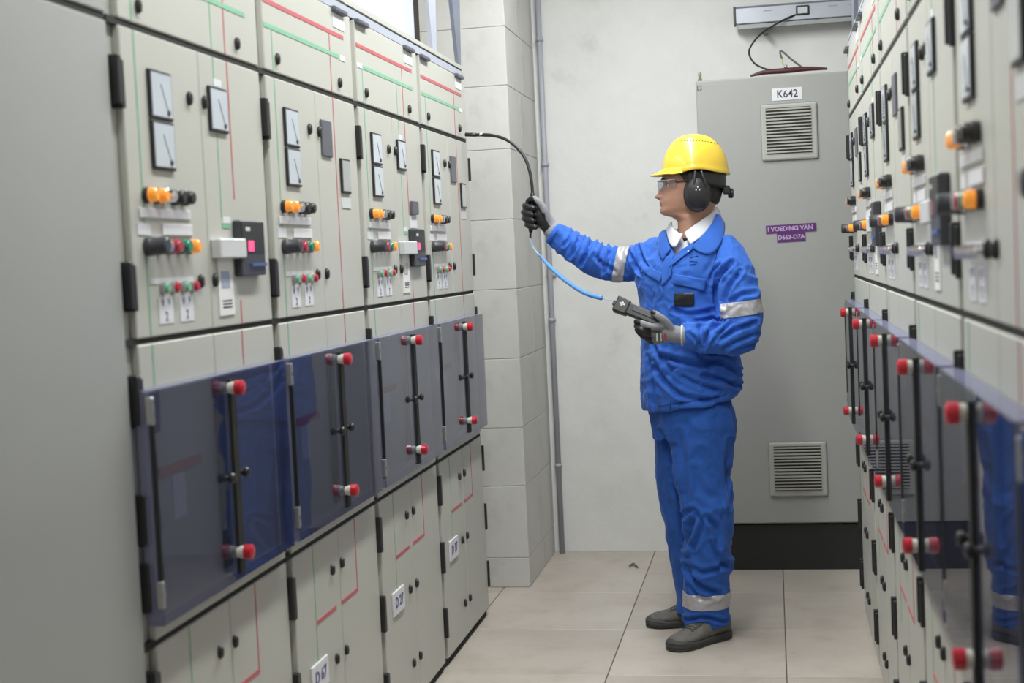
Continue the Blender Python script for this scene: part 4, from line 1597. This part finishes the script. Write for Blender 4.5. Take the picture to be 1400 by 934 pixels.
for j in range(NZ + 1):
    for i in range(NA):
        a = 2 * math.pi * i / NA
        if a > math.pi: a -= 2 * math.pi
        zr = rimz(a)
        t = j / NZ
        ph = t * math.pi / 2
        rr = math.cos(ph) ** .85 if j < NZ else 0.0
        zz = zr + (TOPZ - zr) * math.sin(ph) ** 1.0
        fr = .116 if abs(a) < math.pi / 2 else .124
        ridge = .004 * math.exp(-(math.sin(a) * rr * .108 / .016) ** 2) * math.sin(ph)
        f_ = fr * math.cos(a) * rr
        l_ = .110 * math.sin(a) * rr
        flare = .006 if j == 0 else 0
        vs.append(hw(f_ + flare * math.cos(a), l_ + flare * math.sin(a), zz + ridge))
for j in range(NZ):
    for i in range(NA):
        fs.append((j * NA + i, j * NA + (i + 1) % NA, (j + 1) * NA + (i + 1) % NA, (j + 1) * NA + i))
me = bpy.data.meshes.new('helmet'); me.from_pydata(vs, [], fs)
hel = link('helmet', me, person, M['helmet'], smooth=True)
hel['label'] = 'yellow safety helmet with short peak'
md = hel.modifiers.new('t', 'SOLIDIFY'); md.thickness = .004; md.offset = -1
# peak
g = []
NP = 20
for j in range(6):
    v_ = j / 5
    row = []
    for i in range(NP + 1):
        a = R(-68 + 136 * i / NP)
        ext = (.044 * math.cos(a * 1.25) ** 1.0 if abs(a * 1.25) < math.pi / 2 else 0)
        f_ = (.116) * math.cos(a) + ext * v_ * math.cos(a * .6)
        l_ = .110 * math.sin(a) * (1 + .04 * v_)
        z = rimz(a) + .016 * (1 - v_) ** 1.6 - .004 * v_
        row.append(hw(f_, l_, z))
    g.append(row)
o = grid_patch('peak', g, M['helmet'], hel, .004, 1)
# vent holes along the ridge, rivets
for k_ in range(13):
    a = R(-38 + 76 * k_ / 12)
    zz = 1.706 + (.140) * math.cos(a * .95)
    f_ = -.118 * math.sin(a) * 1.02
    v, f = ell(hw(f_ - .0, .030, zz - .0045 * abs(a)), (.0025, .0035, .0022), n=8)
    me = bpy.data.meshes.new('vent_hole'); me.from_pydata(v, [], f)
ht = BVHTree.FromPolygons([v.co.copy() for v in hel.data.vertices], [tuple(p.vertices) for p in hel.data.polygons])
for k_ in range(13):
    px = 932 + 48 * k_ / 12
    py = 191 + .0 + ((px - 948) / 32) ** 2 * (4.5 if px > 948 else 3.5)
    p = at(px, py + 1.0, 5.215)
    d = (p - V(0, 0, H)).normalized()
    h = ht.ray_cast(p - d * .5, d)
    if h[0] is not None:
        v, f = ell(h[0], (.0035, .0035, .0022), n=8)
        me = bpy.data.meshes.new('vent_hole'); me.from_pydata(v, [], f)
        link('vent_hole', me, hel, M['brass'], smooth=True)
for px, py in ((938, 233.5), (962.5, 235)):
    p = at(px, py, 5.215); d = (p - V(0, 0, H)).normalized(); h = ht.ray_cast(p - d * .5, d)
    if h[0] is not None:
        v, f = ell(h[0], (.004, .004, .003), n=8)
        me = bpy.data.meshes.new('rivet'); me.from_pydata(v, [], f)
        link('rivet', me, hel, M['dark'], smooth=True)
# harness band inside and ratchet at the nape
g = []
for j in range(3):
    row = []
    for i in range(25):
        a = R(75 + 210 * i / 24)
        row.append(hw(.112 * math.cos(a), .092 * math.sin(a), 1.715 - .022 * j - .028 * max(0, -math.cos(a)) * j / 2))
    g.append(row)
grid_patch('harness_band', g, M['black'], hel, .003, 1)
lathe('ratchet_knob', [(0, .016), (.006, .018), (.016, .018), (.020, .012)], M['black'], hel, hw(-.118, .0, 1.630), (R(90), 0, R(90)), n=14)
box('nape_pad', -.5, -.5 + .026, -.03, .03, -.5, -.5 + .030, M['black'], hel, bev=.004).location = hw(-.112, .012, 1.642)

# ear muffs
for s, nm in ((1, 'near black ear muff'), (-1, 'far black ear muff')):
    c = hp(-.022, s * .098, .073)
    rot = Matrix((HF, V(0, 0, 1), HL)).transposed()
    vs_, fs_ = [], []
    prof = [(-.014, .90), (-.010, 1.0), (.0, 1.0), (.012, .97), (.022, .86), (.028, .66), (.031, .35), (.032, .02)]
    n = 32
    for dd, sc in prof:
        for k_ in range(n):
            a = 2 * math.pi * k_ / n
            cx_, cz_ = math.cos(a), math.sin(a)
            e = .86
            p = c + HF * (.043 * sc * math.copysign(abs(cx_) ** e, cx_)) + V(0, 0, .060 * sc * math.copysign(abs(cz_) ** e, cz_)) + HL * (s * dd)
            vs_.append(p)
    for i in range(len(prof) - 1):
        for k_ in range(n):
            fs_.append((i * n + k_, i * n + (k_ + 1) % n, (i + 1) * n + (k_ + 1) % n, (i + 1) * n + k_))
    fs_.append(tuple(range(n))); fs_.append(tuple((len(prof) - 1) * n + k_ for k_ in range(n))[::-1])
    me = bpy.data.meshes.new('ear_muff'); me.from_pydata(vs_, [], fs_)
    bm = bmesh.new(); bm.from_mesh(me); bmesh.ops.recalc_face_normals(bm, faces=bm.faces); bm.to_mesh(me); bm.free()
    e = link('ear_muff', me, person, M['dark'] if False else M['black'], smooth=True)
    e['label'] = nm
    # cushion ring
    q = [c + HF * (.040 * math.cos(2 * math.pi * k_ / 28)) + V(0, 0, .056 * math.sin(2 * math.pi * k_ / 28)) - HL * s * .014 for k_ in range(29)]
    link('cushion', tube_mesh(q, .010, 8, cap=False), e, M['black'], smooth=True)
    # arms up into the helmet slot
    for ff in (-.030, .012):
        link('muff_arm', tube_mesh(smooth_path([c + HF * ff + HL * s * .018, c + HF * (ff * .9) + V(0, 0, .040) + HL * s * .026, c + HF * ff * .5 + V(0, 0, .080) + HL * s * .016], 5), .0045, 8), e, M['black'], smooth=True)
    # emblem: three pale lozenges
    for dx, dz in ((0, .010), (-.006, .001), (.006, .001)):
        v, f = ell(c + HL * s * .031 + HF * dx + V(0, 0, dz + .012), (.0026, .002, .0036), n=8)
        me = bpy.data.meshes.new('emblem'); me.from_pydata(v, [], f)
        link('emblem', me, e, M['boxwhite'], smooth=True)
# safety glasses
gg = []
for j in range(4):
    row = []
    for i in range(17):
        a = R(-80 + 160 * i / 16)
        row.append(hp(.036 + .078 * math.cos(a), .070 * math.sin(a), .128 - .038 * j / 3 * (1 - .25 * abs(math.sin(a)))))
    gg.append(row)
gs = grid_patch('safety_glasses', gg, M['glasses'], person, .0018, 1)
for s in (1, -1):
    tube('temple_arm', [hp(.055, s * .069, .121), hp(.02, s * .080, .122), hp(-.02, s * .083, .118)], .0028, M['dark'], gs, n=8)
tube('brow_bar', [hp(.036 + .080 * math.cos(R(a)), .072 * math.sin(R(a)), .1295) for a in range(-78, 79, 12)], .0014, M['boxwhite'], gs, n=6, k=2)

# ---------------- what he holds
pr = tag(empty('gas_probe', at(727, 290, 5.38)), 'black gooseneck probe with blue hose held up in his raised hand', 'probe')
PO = Vector(pr.location)


def L_(pts): return [at(*p) - PO for p in pts]


tube('gooseneck', L_([(660, 184, 5.44), (672, 185, 5.43), (690, 190, 5.42), (706, 201, 5.41), (718, 217, 5.40), (724.5, 236, 5.39), (727.5, 256, 5.385), (728, 268, 5.382)]), .0062, M['black'], pr, n=12)
tube('nozzle', L_([(636.5, 184, 5.46), (651, 184.3, 5.45)]), [.0078, .0078], M['black'], pr, smooth=False)
tube('nozzle', L_([(648, 184.2, 5.452), (672, 185, 5.43)]), [.0066, .0066], M['black'], pr, smooth=False)
tube('white_ring', L_([(656.5, 184.3, 5.445), (661.5, 184.4, 5.441)]), [.0076, .0076], M['white'], pr, smooth=False)
tube('handle', L_([(728, 264, 5.383), (727.5, 285, 5.381), (726, 310, 5.38), (725.5, 318, 5.38)]), [.008, .011, .011, .006], M['black'], pr, n=14)
tube('hose_end', L_([(725.5, 316, 5.38), (725, 326, 5.38)]), [.0045, .0045], M['dark'], pr, smooth=False)
tube('thin_hose', L_([(725, 325, 5.38), (729, 338, 5.36), (738, 350, 5.33), (750, 362, 5.29)]), .0036, M['palehose'], pr, n=10)
tube('blue_hose', L_([(738, 349, 5.33), (750, 363, 5.29), (766, 378, 5.23), (785, 392, 5.16), (803, 402, 5.10), (822, 407.5, 5.05)]), [.0045, .0070, .0085, .0085, .0085, .0085], M['hose'], pr, n=12)
tube('wire', L_([(821, 407, 5.05), (832, 410, 5.03), (843, 411, 5.01)]), .0016, M['palehose'], pr, n=6)

# handheld meter: long body, wider head
A, B_ = at(846, 417, 5.0), at(904, 441, 4.972)
mt = tag(empty('handheld_meter', (A + B_) / 2), 'black handheld gas meter with angled head resting in his lower hand', 'meter')
ax = (B_ - A).normalized()
side = V(0, -1, .35).normalized()
side = (side - ax * side.dot(ax)).normalized()
upv = ax.cross(side).normalized()
if upv.z < 0: upv = -upv
mo = Vector(mt.location)


def mbox(name, u0, u1, w, h, m, off=(0, 0), bev=.005, parent=mt, taper=1):
    """w across the face (up in the picture), h thickness towards the camera"""
    bm = bmesh.new()
    box_bm(bm, u0, u1, -h / 2, h / 2, -w / 2, w / 2, bev, 2)
    for v in bm.verts:
        k_ = (v.co.x - u0) / (u1 - u0)
        sc = 1 + (taper - 1) * k_
        q = ax * v.co.x + side * (v.co.y * sc + off[0]) + upv * (v.co.z * sc + off[1])
        v.co = q
    return link(name, bm_to(bm), parent, m)


half = (B_ - A).length / 2
mbox('body', -half + .03, half, .044, .030, M['black'], taper=.92)
mbox('head', -half - .012, -half + .040, .058, .040, M['black'], taper=.9)
mbox('port', -half - .022, -half - .008, .020, .018, M['dark'], bev=.003)
mbox('keypad', -half + .055, half - .02, .018, .004, M['dark'], off=(.016, .006), bev=.001)
mbox('emblem', -half + .004, -half + .026, .006, .002, M['boxwhite'], off=(.0205, .004), bev=.0005)
mbox('emblem', -half + .010, -half + .018, .016, .002, M['boxwhite'], off=(.0205, .004), bev=.0005)
